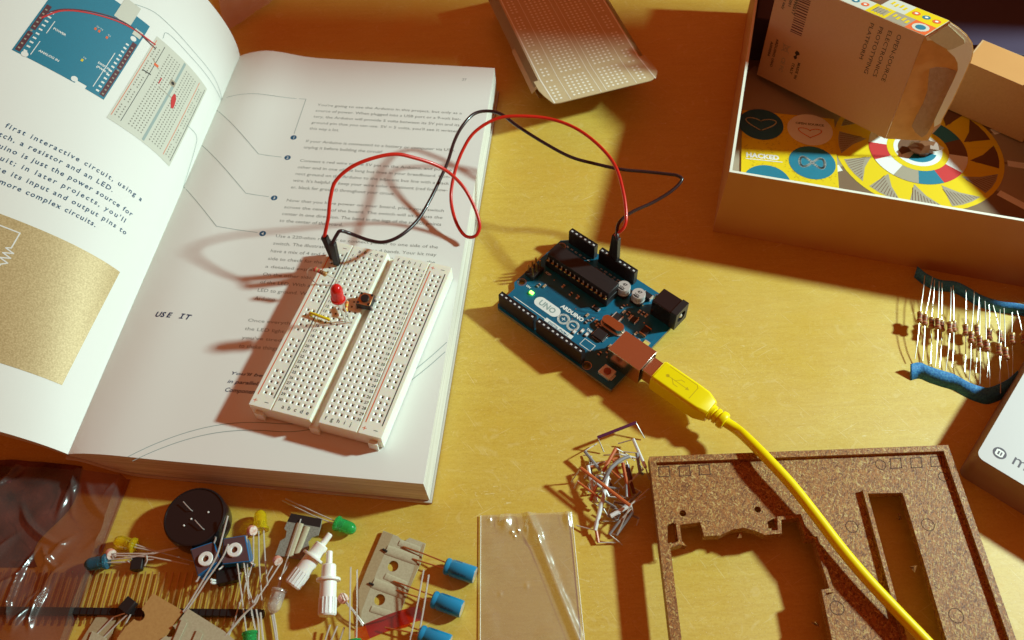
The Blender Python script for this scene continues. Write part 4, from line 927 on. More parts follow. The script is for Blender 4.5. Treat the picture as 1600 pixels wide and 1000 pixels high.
# crumpled brown paper on the printed floor
rr = random.Random(9); q = MB(); c0 = P(1444, 233, 14); vs_ = []; fs_ = []
for j in range(5):
    for i in range(9):
        a = i / 9 * 2 * math.pi; r_ = (1.0 - abs(j - 2) * .28) * rr.uniform(4, 8); vs_.append(c0 + V((r_ * 1.3 * math.cos(a), r_ * .8 * math.sin(a), -2.6 + j * 1.6 + rr.uniform(-.5, .9))))
fs_ = [(j * 9 + i, j * 9 + (i + 1) % 9, j * 9 + 9 + (i + 1) % 9, j * 9 + 9 + i) for j in range(4) for i in range(9)] + [tuple(range(9))[::-1], tuple(range(36, 45))]
q.add(vs_, fs_, mat('brown_paper', (0.22, 0.09, 0.04), .4, spec=.6)); tag(q.build('paper_scrap', origin=c0, sharp=10), 'crumpled dark brown scrap under the open end of the torn carton', 'paper scrap')

# ------------------------------------------------------------------ printed breadboard sleeve
m_slv = mat('tan_sleeve', (0.62, 0.50, 0.29), 0.5, spec=0.35, var=(1.0, .35, (.52, .38, .19)))
m_slp = mat('sleeve_print', (0.92, 0.90, 0.78), 0.45)
ZS = 20.0
s00, s10 = P(841, 126, ZS), P(999, 88, ZS)          # fold corners
sxv = (s10 - s00); SW = sxv.length; sxv.normalize(); syv = V((-sxv.y, sxv.x, 0)); syv = (P(783, 8, ZS) - s00).normalized(); 
slv = thing('breadboard_sleeve', 'tan folded cardboard sleeve printed with rows of pale dots, face up on the table', 'packaging', (s00.x, s00.y, 0)); SO = (s00.x, s00.y, 0)
def SL(x, y, z=0.0): return s00 + sxv * x + syv * y + V((0, 0, z))
LL = 86.0
q = MB(); q.hexa([SL(0, 0, -.5), SL(SW, 0, -.5), SL(SW, LL, -.5), SL(0, LL, -.5)], [SL(0, 0), SL(SW, 0), SL(SW, LL), SL(0, LL)], m_slv)
FT = 20.0; fz = -0.30
def FLP(x, y, z=0.0): return SL(x, y, y * -0.06 + z) if y < 0 else SL(x, y, z)
def slp(x, y): return FLP(x, y, .06)
pts = [(-2.5, 0), (-2.2, -8), (-1, -13), (1.5, -FT), (4.5, -FT - .6), (SW - 2, -FT - .6), (SW + 1.5, -FT + 1), (SW + 4, -FT + 5), (SW + 4, -8), (SW + 3, 0)]
fp_ = MB(T=lambda p: FLP(p.x, p.y, p.z)); fp_.prism(pts, -.5, 0.0, m_slv)
for x0_ in (1.2, SW - .8): 
    q.line([(x0_, 0.2), (x0_, LL - 2)], .7, slp, m_slp); fp_.line([(x0_, -0.1), (x0_ + (1.5 if x0_ > 9 else 1), -FT)], .7, lambda x, y: V((x, y, .06)), m_slp)
q.line([(1.2, LL - 4), (SW - .8, LL - 4)], .6, slp, m_slp)
for x0_ in (10.2, SW / 2 - 1.6, SW / 2 + 1.4, SW - 10.5):
    q.line([(x0_, .2), (x0_, LL - 4)], .35, slp, m_slp); fp_.line([(x0_, -.1), (x0_ + .6, -FT)], .35, lambda x, y: V((x, y, .06)), m_slp)
cx_ = [4.0, 6.5] + [13.6 + 2.55 * i for i in range(5)] + [SW - 24.3 + 2.55 * i for i in range(5)] + [SW - 6.9, SW - 4.4]
for r_ in range(40):
    y = -17.4 + r_ * 2.5
    for i, x in enumerate(cx_):
        if (i < 2 or i > 11) and r_ % 6 == 5: continue
        if y > LL - 7: continue
        tgt, fn = (fp_, (lambda a, b: V((a, b, .06)))) if y < 0 else (q, slp)
        if -1 < y < .8: continue
        tgt.poly([(x + .72 * math.cos(a * 1.047), y + .72 * math.sin(a * 1.047)) for a in range(6)], fn, m_slp)
q.build('top_panel', slv, SO); fp_.build('front_flap', slv, SO)
for sgn, x0_ in ((-1, 0), (1, SW)):
    q = MB(); e3 = (3.4, 5.5)[sgn > 0]
    for a_ in ([SL(x0_, 0, -.1), SL(x0_, LL, -.1), SL(x0_ + sgn * e3, LL, -6), SL(x0_ + sgn * e3, 0, -6)], [SL(x0_ + sgn * e3, 9, -6), SL(x0_ + sgn * e3, LL, -6), SL(x0_ - sgn * 3.5, LL, -ZS + .1), SL(x0_ - sgn * 3.5, 9, -ZS + .1)]): q.hexa(a_, [p + V((-sgn * .5, 0, -.1)) for p in a_], m_slv); q.build('side_panel', slv, SO)
# second flap peeking out underneath on the left
q = MB(); a_ = [SL(-3.9, -1.5, -6.4), SL(-1.2, -2.0, -3.4), SL(-1.2, 34, -3.4), SL(-3.9, 34, -6.4)]; q.hexa(a_, [p + V((0, 0, .5)) for p in a_], m_slv); q.build('side_flap', slv, SO)

# ------------------------------------------------------------------ white box with round logo
zt = 16.5; w0 = P(1529, 712, zt); wu = (P(1600, 590, zt) - w0).normalized(); wr = (P(1600, 757, zt) - w0).normalized()
wr = (wr - wu * wr.dot(wu)).normalized()
def WB(x, y, z=0.0): p = w0 + wr * x + wu * y; p.z = z; return p
q = MB(T=lambda p: WB(p.x, p.y, p.z)); rc = 3.0
def rrect(x0, y0, x1, y1, r, n=5):
    out = []
    for cx, cy, a0 in ((x0 + r, y0 + r, 180), (x1 - r, y0 + r, 270), (x1 - r, y1 - r, 0), (x0 + r, y1 - r, 90)):
        out += [(cx + r * math.cos(R(a0 + 90 * i / n)), cy + r * math.sin(R(a0 + 90 * i / n))) for i in range(n + 1)]
    return out
m_wbx = mat('white_box_card', (0.58, 0.55, 0.54), 0.4, spec=.4)
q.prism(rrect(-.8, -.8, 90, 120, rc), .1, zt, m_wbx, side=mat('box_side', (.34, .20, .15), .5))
iw = lambda x, y: V((x, y, zt + .05)); iw2 = lambda x, y: V((x, y, zt + .1)); m_plum = mat('plum_ink', (0.05, 0.02, 0.04), .5)
lx, ly = (P(1562, 708, zt) - w0).dot(wr), (P(1562, 708, zt) - w0).dot(wu)
q.poly([(lx + 2.5 * math.cos(a * .26), ly + 2.5 * math.sin(a * .26)) for a in range(24)], iw, m_plum)
q.poly([(lx + x, ly + y) for x, y in ((-1.5, 1.1), (-1.5, -1.1), (-.9, -1.6), (.9, -1.6), (1.5, -1.1), (1.5, 1.1), (.8, 1.5), (-.8, 1.5))], iw2, m_whitep)
q.poly([(lx + x, ly + y) for x, y in ((-.7, .7), (-.7, -.9), (-.1, -.9), (-.1, .7))], lambda x, y: V((x, y, zt + .15)), m_plum); q.poly([(lx + x, ly + y) for x, y in ((.35, .7), (.35, -.9), (.85, -.9), (.85, .7))], lambda x, y: V((x, y, zt + .15)), m_plum)
mx, my = (P(1579, 723, zt) - w0).dot(wr), (P(1579, 723, zt) - w0).dot(wu)
q.text('m', iw, mx, my, 7.6, m_plum); 
tag(q.build('white_box', origin=WB(40, 60, 0), bevel=.5), 'white product box with a round dark logo beside the brown panel', 'box')

# ------------------------------------------------------------------ brown wood-fibre panel
def fibre():
    m = bpy.data.materials.new('wood_fibre'); m.use_nodes = True; n = m.node_tree.nodes; l = m.node_tree.links; b = n['Principled BSDF']; tc = n.new('ShaderNodeTexCoord')
    b.inputs['Roughness'].default_value = .5; b.inputs['Specular IOR Level'].default_value = .35
    c = None
    for i, (rot, sc, lo, hi, colr) in enumerate(((0.3, 1500, .48, .58, (.38, .145, .035)), (1.4, 1700, .54, .64, (.44, .23, .07)), (2.3, 1500, .56, .64, (.15, .05, .016)), (0.9, 1300, .62, .68, (.58, .40, .16)), (2.8, 1500, .60, .66, (.50, .33, .10)))):
        mp = n.new('ShaderNodeMapping'); mp.inputs['Rotation'].default_value = (0, 0, rot); mp.vector_type = 'TEXTURE'; mp.inputs['Scale'].default_value = (.8, 2.4, 1)
        wv = n.new('ShaderNodeTexNoise'); wv.inputs['Scale'].default_value = sc; wv.inputs['Detail'].default_value = 2; wv.inputs['Distortion'].default_value = .6
        l.new(tc.outputs['Object'], mp.inputs[0]); l.new(mp.outputs[0], wv.inputs['Vector'])
        r = n.new('ShaderNodeMapRange'); r.inputs['From Min'].default_value = lo; r.inputs['From Max'].default_value = hi; l.new(wv.outputs['Fac'], r.inputs['Value'])
        x = n.new('ShaderNodeMix'); x.data_type = 'RGBA'; l.new(r.outputs[0], x.inputs[0]); x.inputs[7].default_value = (*colr, 1)
        if c: l.new(c, x.inputs[6])
        else: x.inputs[6].default_value = (.25, .10, .03, 1)
        c = x.outputs[2]; last = wv
    l.new(c, b.inputs['Base Color']); bp = n.new('ShaderNodeBump'); bp.inputs['Strength'].default_value = .5; bp.inputs['Distance'].default_value = .0002
    l.new(last.outputs['Fac'], bp.inputs['Height']); l.new(bp.outputs[0], b.inputs['Normal']); return m
m_fib = fibre(); m_fibd = mat('fibre_groove', (.10, .035, .012), .7)
ZP = 9.0
def pw(px, py, z=ZP): p = P(px, py, z); return (p.x, p.y)
ptl, ptr = pw(1014, 717), pw(1478, 699); pbl = (ptl[0] - .4, 44.0); pbr = (ptr[0] + .6, 44.0)
cut1 = [pw(*p) for p in ((1043, 856), (1062, 850), (1058, 820), (1095, 815), (1101, 837), (1122, 836), (1142, 827), (1160, 824), (1180, 829), (1194, 835), (1217, 833), (1216, 812), (1248, 808), (1260, 842), (1273, 843), (1284, 880), (1298, 924), (1285, 926), (1302, 1005))]
cut1 += [(cut1[-1][0] + .5, 52.0), (cut1[0][0] + .2, 52.0), (cut1[0][0] - .2, 70), ]
cut2 = [pw(*p) for p in ((1349, 770), (1411, 769), (1444, 877), (1480, 1000))]; cut2 += [(cut2[-1][0] + .3, 58.0), (cut2[0][0] - .2, 58.0)]
h1 = [pw(1067, 802), pw(1184, 796)]
outer = [pbl, pbr, ptr, ptl]
circ_ = lambda c, r, n=16: [(c[0] + r * math.cos(-2 * math.pi * i / n), c[1] + r * math.sin(-2 * math.pi * i / n)) for i in range(n)]
small = [[pw(*p) for p in ((1043, 820), (1053, 816), (1057, 846), (1043, 849))], [pw(*p) for p in ((1199, 815), (1209, 810), (1213, 824), (1201, 826))]]
panel = thing('fibre_panel', 'brown speckled wood-fibre mounting panel with two cutouts under the yellow cable', 'mounting panel', (ptl[0], ptl[1], 0)); PO = (ptl[0], ptl[1], 0)
q = MB(); q.prism(outer, ZP - 2.6, ZP, m_fib, [cut1, cut2, circ_(h1[0], 1.25), circ_(h1[1], 1.25)] + small)
rw = 2.3
def inset(poly, d): # outer frame corners, moved inwards
    a, b, c, e_ = [V(p) for p in poly]; return [(a.x + d, a.y + d), (b.x - d, b.y + d), (c.x - d, c.y - d), (e_.x + d, e_.y - d)]
q.prism(inset(outer, -.15), ZP - 3.0, ZP + 1.8, m_fib, [inset(outer, rw)[::-1]])
def wallrib(pts, w, z1, closed=False):
    """raised lip that follows a cutout edge"""
    for a, b in zip(pts[:-1], pts[1:]):
        a, b = V((a[0], a[1])), V((b[0], b[1])); d = (b - a); 
        if d.length < .2: continue
        d.normalize(); n_ = V((d.y, -d.x)) * w / 2; a = a - d * w / 2; b = b + d * w / 2
        q.prism([tuple(a - n_), tuple(a + n_), tuple(b + n_), tuple(b - n_)], ZP - 2.8, z1 + random.uniform(0, .05), m_fib)
wallrib(cut1[:19], 1.3, ZP + 1.5); wallrib([cut2[5], cut2[0]], 1.5, ZP + 1.8); wallrib([cut1[-2], cut1[-1], cut1[0]], 1.5, ZP + 1.5); wallrib(cut2[:4], 1.0, ZP + .6)
pg = lambda x, y: V((x, y, ZP + .04))
for cx, cy in ((1037, 737), (1069, 736), (1100, 734), (1399, 724), (1431, 723), (1462, 721)):
    q.line([pw(cx - 8, cy - 7), pw(cx + 8, cy - 8), pw(cx + 10, cy + 7), pw(cx - 7, cy + 8)], .38, pg, m_fibd, closed=True)
m_fibl = mat('fibre_mark', (.55, .36, .18), .6)
for cx, cy, r_ in ((1450, 820, 2.3), (1494, 962, 2.5), (1331, 823, 2.2), (1308, 950, 2.4), (1376, 726, 2.0), (1474, 745, 1.8)): q.line([tuple(V(pw(cx, cy)) + V((r_ * math.cos(a * .393), r_ * math.sin(a * .393)))) for a in range(16)], .28, pg, m_fibd, closed=True)
q.build('panel_body', panel, PO, bevel=.22)
rr = random.Random(4); 
for c in (inset(outer, 5)[3], inset(outer, 5)[2], inset(outer, 4)[0], inset(outer, 4)[1], ):
    q = MB(); q.lathe([(2.2, 0), (1.9, ZP - 2.6)], (c[0], c[1], 0), (0, 0, 1), m_fib, 12); q.build('peg', panel, PO)
for px, py in ((1155, 836), (1360, 812), (1384, 895), (1405, 808), (1068, 852), (1406, 975), (1429, 889), (1275, 977)):
    q = MB(); c = P(px, py, ZP - 1.2); q.add([c + V((rr.uniform(-1.4, 1.4), rr.uniform(-1.4, 1.4), rr.uniform(-1, 1))) for _ in range(8)], [(0, 1, 2), (2, 3, 4), (4, 5, 6), (6, 7, 0), (1, 3, 5), (2, 6, 7)], m_fib); q.build('splinter', panel, PO)

# ------------------------------------------------------------------ resistors on blue tape
# the strip is one thing: two tapes and the resistors that they hold
upper = [P(1438, 427, 6), P(1455, 437, 7), P(1475, 446, 7), P(1500, 449, 7), P(1518, 457, 7), P(1540, 470, 7), P(1570, 480, 7), P(1600, 484, 7), P(1640, 492, 7)]
lower = [P(1423, 574, 3.5), P(1437, 571, 3.6), P(1452, 577, 3.6), P(1470, 583, 3.6), P(1490, 589, 3.6), P(1508, 599, 3.6), P(1525, 607, 3.4), P(1545, 611, 3.2), P(1572, 600, 3), P(1590, 585, 3)]
strip_ = thing('resistor_strip', 'row of banded resistors held between two blue paper tapes beside the big box', 'resistors', (lower[0].x, lower[0].y, 0)); RO = (lower[0].x, lower[0].y, 0)
def tape(pts, h, tilt, name):
    q = MB(); pts = smoothpath(pts, 6); n = len(pts); vs_ = []
    for p in pts: p = V((p.x, p.y, 0)); vs_ += [p + V((0, 0, .1)), p + V((0, tilt, h))]
    q.add(vs_, [(2 * i, 2 * i + 2, 2 * i + 3, 2 * i + 1) for i in range(n - 1)], m_bluetape); return q.build(name, strip_, RO, solid=.35)
def dn(pts, dy): return [V((p.x, p.y + dy, 0)) for p in pts]
tape(dn(lower, -4.4), 4.4, 5.4, 'tape'); tape(dn(upper, 2.2), 5.5, 2.0, 'tape')
z6 = lambda x, y: (1390 + x / 4.548, 420 + y / 4.548)
for i, (b, tp, bt, zz_) in enumerate([((215, 345), (250, 50), (180, 640), 6.5), ((252, 365), (306, 60), (235, 655), 6.0), ((298, 385), (320, 80), (290, 675), 4.0), ((343, 392), (352, 90), (324, 695), 6.2), ((370, 405), (372, 100), (355, 700), 4.2),
        ((428, 418), (436, 130), (398, 725), 6.8), ((455, 410), (452, 120), (443, 700), 4.4), ((540, 435), (543, 150), (532, 740), 4.0), ((580, 488), (602, 160), (565, 795), 7.5), ((620, 440), (636, 200), (612, 740), 5.0), ((640, 518), (640, 250), (640, 820), 7.6),
        ((690, 548), (677, 230), (715, 855), 7.4), ((708, 468), (706, 255), (690, 780), 4.8), ((785, 480), (735, 260), (780, 800), 5.2), ((778, 575), (785, 290), (788, 885), 8.0), ((826, 602), (812, 280), (850, 800), 7.4), ((870, 497), (870, 310), (872, 790), 5.0), ((952, 500), (905, 300), (985, 760), 5.0)]):
    bp_, tp_, bo_ = P(*z6(*b), zz_), P(*z6(*tp), 7.5), P(*z6(*bt), 2.6)
    ax = ((tp_ - bo_)); ax.z *= .3; ax = ax.normalized(); a_, c_ = bp_ - ax * 2.9, bp_ + ax * 2.9
    rs = bpy.data.objects.new('resistor', None); col.objects.link(rs); rs.empty_display_size = .005; rs.parent = strip_; rs.location = (bp_ - V(RO)) * S
    resistor('', '', a_, c_, [smoothpath([a_, a_ * .5 + bo_ * .5 + V((0, 0, .5)), bo_], 3), smoothpath([c_, c_ * .5 + tp_ * .5 + V((0, 0, .3)), tp_], 3)], [m_resblue, m_bandb, m_resblue, m_bandb, m_bandg], rad=1.12, parent=rs, origin=bp_)

# ------------------------------------------------------------------ pile of preformed jumper wires
z7 = lambda x, y: (880 + x / 4.7625, 650 + y / 4.7625)
def jw(label, colr, pts, bare=(1, 1), r=.68):
    """pts: (x,y,z) of the bends, first and last piece are bare legs when bare=1"""
    w = [P(*z7(x, y), z) for x, y, z in pts]; o = w[0]; q = MB(); i0 = 1 if bare[0] else 0; i1 = len(w) - (1 if bare[1] else 0)
    core = w[i0:i1]; q.tube(core, r * 1.0, colr, 8)
    if bare[0]: q.tube([w[0], w[1] + (w[1] - w[0]).normalized() * .3, w[1] * .8 + w[2] * .2], .3, m_lead, 6)
    if bare[1]: q.tube([w[-1], w[-2] + (w[-2] - w[-1]).normalized() * .3, w[-2] * .8 + w[-3] * .2], .3, m_lead, 6)
    tag(q.build('jumper_wire', origin=o, sharp=40), label, 'jumper wire', 'bent jumper wires heaped beside the brown panel')
m_wpur = mat('purple_jacket', (.09, .012, .05), .3); m_wgry = mat('grey_jacket', (.26, .24, .24), .35); m_wwht = mat('white_jacket', (.72, .70, .68), .35); m_worg = mat('orange_jacket', (.55, .13, .04), .35); m_wbrn = mat('brown_jacket', (.16, .05, .02), .35)
jw('long purple jumper wire lying furthest from the rest at the top of the pile', m_wpur, [(302, 266, 1), (256, 160, 6), (540, 50, 6), (605, 165, 1)])
jw('grey jumper wire at the upper left edge of the pile', m_wgry, [(250, 206, 2), (160, 262, 5), (275, 405, 4), (345, 500, 1)])
jw('white jumper wire leaning on the corner of the brown panel', m_wwht, [(408, 206, 1.5), (522, 174, 4), (612, 382, 8), (640, 470, 3)])
jw('orange jumper wire rising to a peak in the middle of the pile', m_worg, [(480, 290, 4), (392, 240, 7), (296, 412, 6), (350, 470, 3)])
jw('thick dark grey curved jumper wire in the centre of the pile', m_wgry, [(530, 330, 3), (490, 300, 8), (450, 315, 8.4), (400, 345, 8.7), (355, 385, 8.8), (322, 440, 8.4), (298, 490, 7), (292, 550, 5)], (1, 1), .8)
jw('white jumper wire bent round the left side of the pile', m_wwht, [(310, 338, 4), (184, 370, 5), (205, 470, 4.6), (225, 560, 4), (250, 640, 3)], (1, 0))
jw('longest orange jumper wire crossing the pile diagonally on top', m_worg, [(60, 490, 1), (130, 386, 9), (498, 668, 9), (402, 880, 2)])
jw('small orange jumper wire at the left, half under the long orange one', m_worg, [(240, 470, 5), (248, 515, 5.4), (203, 632, 3), (262, 672, 2)])
jw('long white jumper wire running down to the bottom left of the pile', m_wwht, [(316, 540, 7), (332, 452, 8), (300, 600, 6), (236, 850, 2.4), (98, 815, 1)], (0, 1), .8)
jw('short thick white jumper wire near the lower right of the pile', m_wwht, [(352, 745, 6), (500, 662, 6.5), (640, 540, 5)], (0, 1), .85)
jw('bare grey jumper wire hooked at the bottom of the pile', m_wgry, [(442, 960, .8), (344, 880, 3), (420, 780, 5), (505, 690, 6)], (1, 1), .5)
jw('grey jumper wire at the lower right beside the brown panel', m_wgry, [(355, 870, 1), (395, 885, 1.6), (520, 716, 5), (505, 660, 6)], (1, 1), .6)
jw('red-brown jumper wire standing upright inside the pile', m_worg, [(420, 350, 8), (442, 345, 8), (492, 600, 2), (560, 590, 1)])
jw('grey jumper wire forming an arch at the upper right of the pile', m_wgry, [(430, 264, 5), (548, 275, 6.6), (572, 420, 4), (590, 430, 2)], (1, 0), .7)
jw('orange jumper wire along the bottom edge of the pile', m_worg, [(246, 855, 2), (262, 942, 1.2), (392, 942, .9)], (0, 1), .6)
jw('purple jumper wire in the dark heart of the pile', m_wpur, [(470, 330, 5), (478, 360, 5), (510, 480, 3), (520, 560, 1)])
jw('brown jumper wire next to the purple one in the heart of the pile', m_wbrn, [(455, 350, 4), (470, 380, 4), (530, 580, 2), (560, 600, 1)])
jw('thin white jumper wire curling under the long white one', m_wwht, [(312, 545, 4), (338, 598, 3), (400, 606, 2.5)], (0, 1), .5)
jw('brown jumper wire sticking out over the panel edge', m_wbrn, [(612, 600, 3), (500, 660, 5), (380, 640, 3), (360, 680, 1)], (1, 1), .5)
jw('grey jumper wire flat at the lower left of the pile', m_wgry, [(300, 690, 3), (330, 740, 2), (412, 782, 1.5), (290, 785, .8)], (1, 1), .4)
jw('red jumper wire lying across the inner loops of the pile', m_worg, [(370, 330, 6), (375, 335, 6), (410, 430, 5), (470, 470, 3)], (0, 1), .5)
jw('white jumper wire bridging two legs near the top of the pile', m_wwht, [(300, 292, 3), (420, 284, 6.5), (545, 312, 6), (550, 330, 4)], (1, 0), .4)

rr = random.Random(21)
for i in range(16):
    cx_, cy_ = rr.gauss(365, 90), rr.gauss(520, 130); an = rr.uniform(0, 3.14); l_ = rr.uniform(50, 120); dx, dy = math.cos(an) * l_, math.sin(an) * l_; z_ = rr.uniform(1.2, 5)
    cx_ = min(max(cx_, 200), 520); an2 = an + 1.5 + rr.uniform(-.3, .3); ex, ey = math.cos(an2) * 55, math.sin(an2) * 55
    jw('thin jumper wire among the look-alikes tangled in the shaded heart of the pile', (m_wgry, m_wwht, m_worg, m_wbrn, m_wgry)[i % 5], [(cx_ - dx + ex, cy_ - dy + ey, max(.6, z_ - 2)), (cx_ - dx, cy_ - dy, z_), (cx_ + dx, cy_ + dy, z_ + rr.uniform(-.5, 1.5)), (cx_ + dx + ex, cy_ + dy + ey, max(.6, z_ - 2))], (1, 1), .45)
# ------------------------------------------------------------------ loose electronic parts at the lower left
z_tab = 0.2
def at_(px, py, z=1.0): return P(px, py, z)
# buzzer
bc = P(303, 806, 9.5); bz_ = thing('buzzer', 'round glossy black buzzer lying face down beside the book', 'buzzer', (bc.x, bc.y, 0)); BZ = (bc.x, bc.y, 0)
q = MB(); q.lathe([(11.0, 0), (11.6, .5), (11.7, 8.2), (11.4, 9.0), (10.9, 9.3), (10.7, 8.9), (.05, 8.8)], BZ, (0, 0, 1), m_blackgl, 48)
q.build('housing', bz_, BZ, sharp=30)
for dx, dy in ((-4.2, 3.2), (1.6, -4.2)):
    q = MB(); b0 = V(BZ) + V((dx, dy, 8.8)); q.tube([b0 + V((3, -1, 0)), b0 + V((2.6, -.9, 1.2)), b0 + V((.4, 1.2, 1.4)), b0 + V((-.6, 2.2, 1.6))], .2, m_metal, 6); q.build('pin', bz_, BZ)
q = MB()
for dx, dy in ((5.0, 1.5), (-3.2, -3.5), (-1, -1)): q.lathe([(.35, 8.8), (.35, 9.2), (.1, 9.3)], V(BZ) + V((dx, dy, 0)), (0, 0, 1), m_whitep, 8)
q.build('moulded_dot', bz_, BZ)

# LEDs
led('green_led', 'green LED lying on its side right of the black-topped tape', P(525, 817, 3.2), P(561, 831, 3.2), m_ledg, [[P(526, 820, 3.6), P(490, 806, 3.4), P(441, 782, 2.5)], [P(525, 815, 3.6), P(500, 804, 3.8), P(446, 779, 3.0)]])
led('yellow_led', 'yellow LED at the left beside the black buzzer', P(210, 853, 3.2), P(174, 843, 3.2), m_ledy, [[P(212, 851, 3.5), P(240, 860, 3), P(305, 878, 2)], [P(210, 855, 3.5), P(243, 862, 3.5), P(280, 855, 4)]])
led('blue_led', 'blue LED in front of the yellow one beside the plastic bag', P(168, 877, 3.2), P(128, 884, 3.0), m_ledb, [[P(168, 875, 3), P(200, 872, 4.4), P(240, 864, 4.2)], [P(168, 879, 3), P(200, 878, 3), P(240, 874, 2)]])
led('yellow_led', 'yellow LED pointing away from the viewer, above the blue trimmers', P(408, 829, 4), P(406, 795, 3.5), m_ledy, [[P(404, 829, 4), P(405, 880, 3.4), P(409, 938, 3)], [P(412, 829, 4), P(414, 870, 3.2), P(418, 915, 3)]])
led('clear_led', 'clear LED lying next to the white plastic plugs', P(437, 921, 3.4), P(425, 958, 3.2), m_ledc, [[P(436, 920, 3.4), P(441, 900, 4), P(452, 878, 4.4)], [P(440, 921, 3.4), P(436, 935, 3.2), P(432, 944, 3)]])
led('green_led', 'green LED at the bottom edge under the bundle of leads', P(391, 988, 3.4), P(391, 1030, 3.2), m_ledg, [[P(385, 988, 4), P(378, 935, 6), P(370, 874, 8)], [P(400, 988, 4), P(390, 940, 6), P(379, 866, 8)]])
led('green_led', 'green LED at the bottom edge left of the red film', P(552, 1001, 3.4), P(556, 1040, 3.2), m_ledg, [[P(546, 1000, 4), P(547, 940, 6), P(548, 886, 7.5)], [P(557, 1000, 4), P(558, 940, 6), P(558, 890, 7.5)]])
# light dependent resistors
m_ldr = mat('sensor_pink', (.70, .30, .22), .35, coat=.3); m_ldrf = mat('sensor_face', (.80, .70, .62), .4, var=(1.2, .8, (.55, .2, .1)))
def ldr(label, c, ax, legs, r=2.0):
    c = V(c); ax = V(ax).normalized(); th = thing('photoresistor', label, 'photoresistor', c); q = MB()
    q.lathe([(r * .9, -1.0), (r, -.8), (r, .7), (r * .92, .95)], c, ax, m_ldr, 20); q.lathe([(r * .92, .96), (.05, 1.0)], c, ax, m_ldrf, 20); q.build('sensor_disc', th, c, sharp=35)
    for lg in legs: q = MB(); q.tube(lg, .28, m_lead, 6); q.build('leg', th, c)
ldr('pale photoresistor touching the blue LED', P(173, 866, 3.2), (.8, -.5, .5), [[P(175, 865, 4), P(240, 865, 4.5), P(278, 856, 4)], [P(176, 868, 4), P(235, 870, 4), P(296, 882, 3)]])
ldr('pink photoresistor on top of the right blue trimmer', P(394, 829, 7.5), (.7, -.3, .5), [[P(385, 835, 7.5), P(386, 870, 7), P(388, 920, 5), P(396, 945, 4)], [P(396, 835, 7.5), P(396, 874, 7), P(388, 902, 5.5)]], 1.9)
ldr('copper-coloured photoresistor below the black-topped tape', P(434, 876, 5), (.5, -.6, .5), [[P(426, 884, 5), P(421, 893, 5), P(416, 903, 4.5)], [P(437, 882, 5.2), P(416, 915, 6), P(395, 945, 6.5), P(345, 1003, 5)]], 1.7)
ldr('reddish photoresistor below the upright white plastic plug', P(536, 935, 3), (.6, .4, .6), [[P(538, 939, 3.2), P(552, 956, 3.5), P(567, 978, 2)], [P(541, 940, 3.2), P(556, 958, 3), P(568, 975, 1.5)]], 1.9)
# trimmers
def trimmer(label, quad, z, kc, h):
    c = P(*kc, z); th = thing('trimmer', label, 'potentiometer', (c.x, c.y, z - h)); o = (c.x, c.y, z - h); tp = [P(*p, z) for p in quad][::-1]
    q = MB(); q.hexa([p - V((0, 0, h)) for p in tp], tp, mat('trimmer_blue', (.01, .13, .32), .35))
    ins = [c + (p - c) * .93 + V((0, 0, .06)) for p in tp]; q.add(ins, [(0, 1, 2, 3)], mat('trimmer_plum', (.10, .05, .055), .4)); q.build('case', th, o, bevel=.2)
    q = MB(); q.lathe([(2.7, 0), (2.7, .7), (2.5, .9), (1.25, .9), (1.1, .2), (.1, .2)], c + V((0, 0, .05)), (0, 0, 1), m_whitepl, 24); q.lathe([(1.1, .22), (.05, .25)], c + V((0, 0, .05)), (0, 0, 1), m_bandb, 12); q.build('knob', th, o)
    for k_ in (0, 1, 2):
        p = tp[k_] - V((0, 0, h * .2)); q = MB(); d = (p - c); d.z = 0; d.normalize(); q.tube([p - d, p + d * 1.2, p + d * 2.0 + V((0, 0, .6))], .35, m_metal, 6); q.build('terminal', th, o)
trimmer('blue-sided trimmer with a white knob, the left one of the pair below the buzzer', [(297, 858), (333, 846), (345, 875), (309, 900)], 8.5, (322, 874), 6.5)
trimmer('blue-sided trimmer with a white knob, the right one of the pair below the yellow LED', [(349, 841), (383, 836), (391, 877), (347, 882)], 8.5, (367, 860), 6.5)
# small black chip with silver legs
c = P(357, 898, 3.2); th = thing('optocoupler', 'black chip lying on its back with silver legs, in front of the blue trimmers', 'chip', (c.x, c.y, 0)); o = (c.x, c.y, 0)
RM_ = Matrix.Rotation(.22, 3, 'Z'); q = MB(); q.box(c, (8.2, 6.4, 3.4), m_blackpl, RM_); q.build('chip_body', th, o, bevel=.3)
for sx, sy in ((-1, 1), (-1, -.6), (-1, -1), (1, 1), (1, -.7)):
    a_ = c + RM_ @ V((sx * 4.0, sy * 2.4, .6)); b_ = c + RM_ @ V((sx * 5.2, sy * 2.6, 2.6)); q = MB(); q.tube([a_, b_, b_ + V((0, 0, .9))], .42, m_whitepl if sx < 0 else m_metal, 6); q.build('leg', th, o)
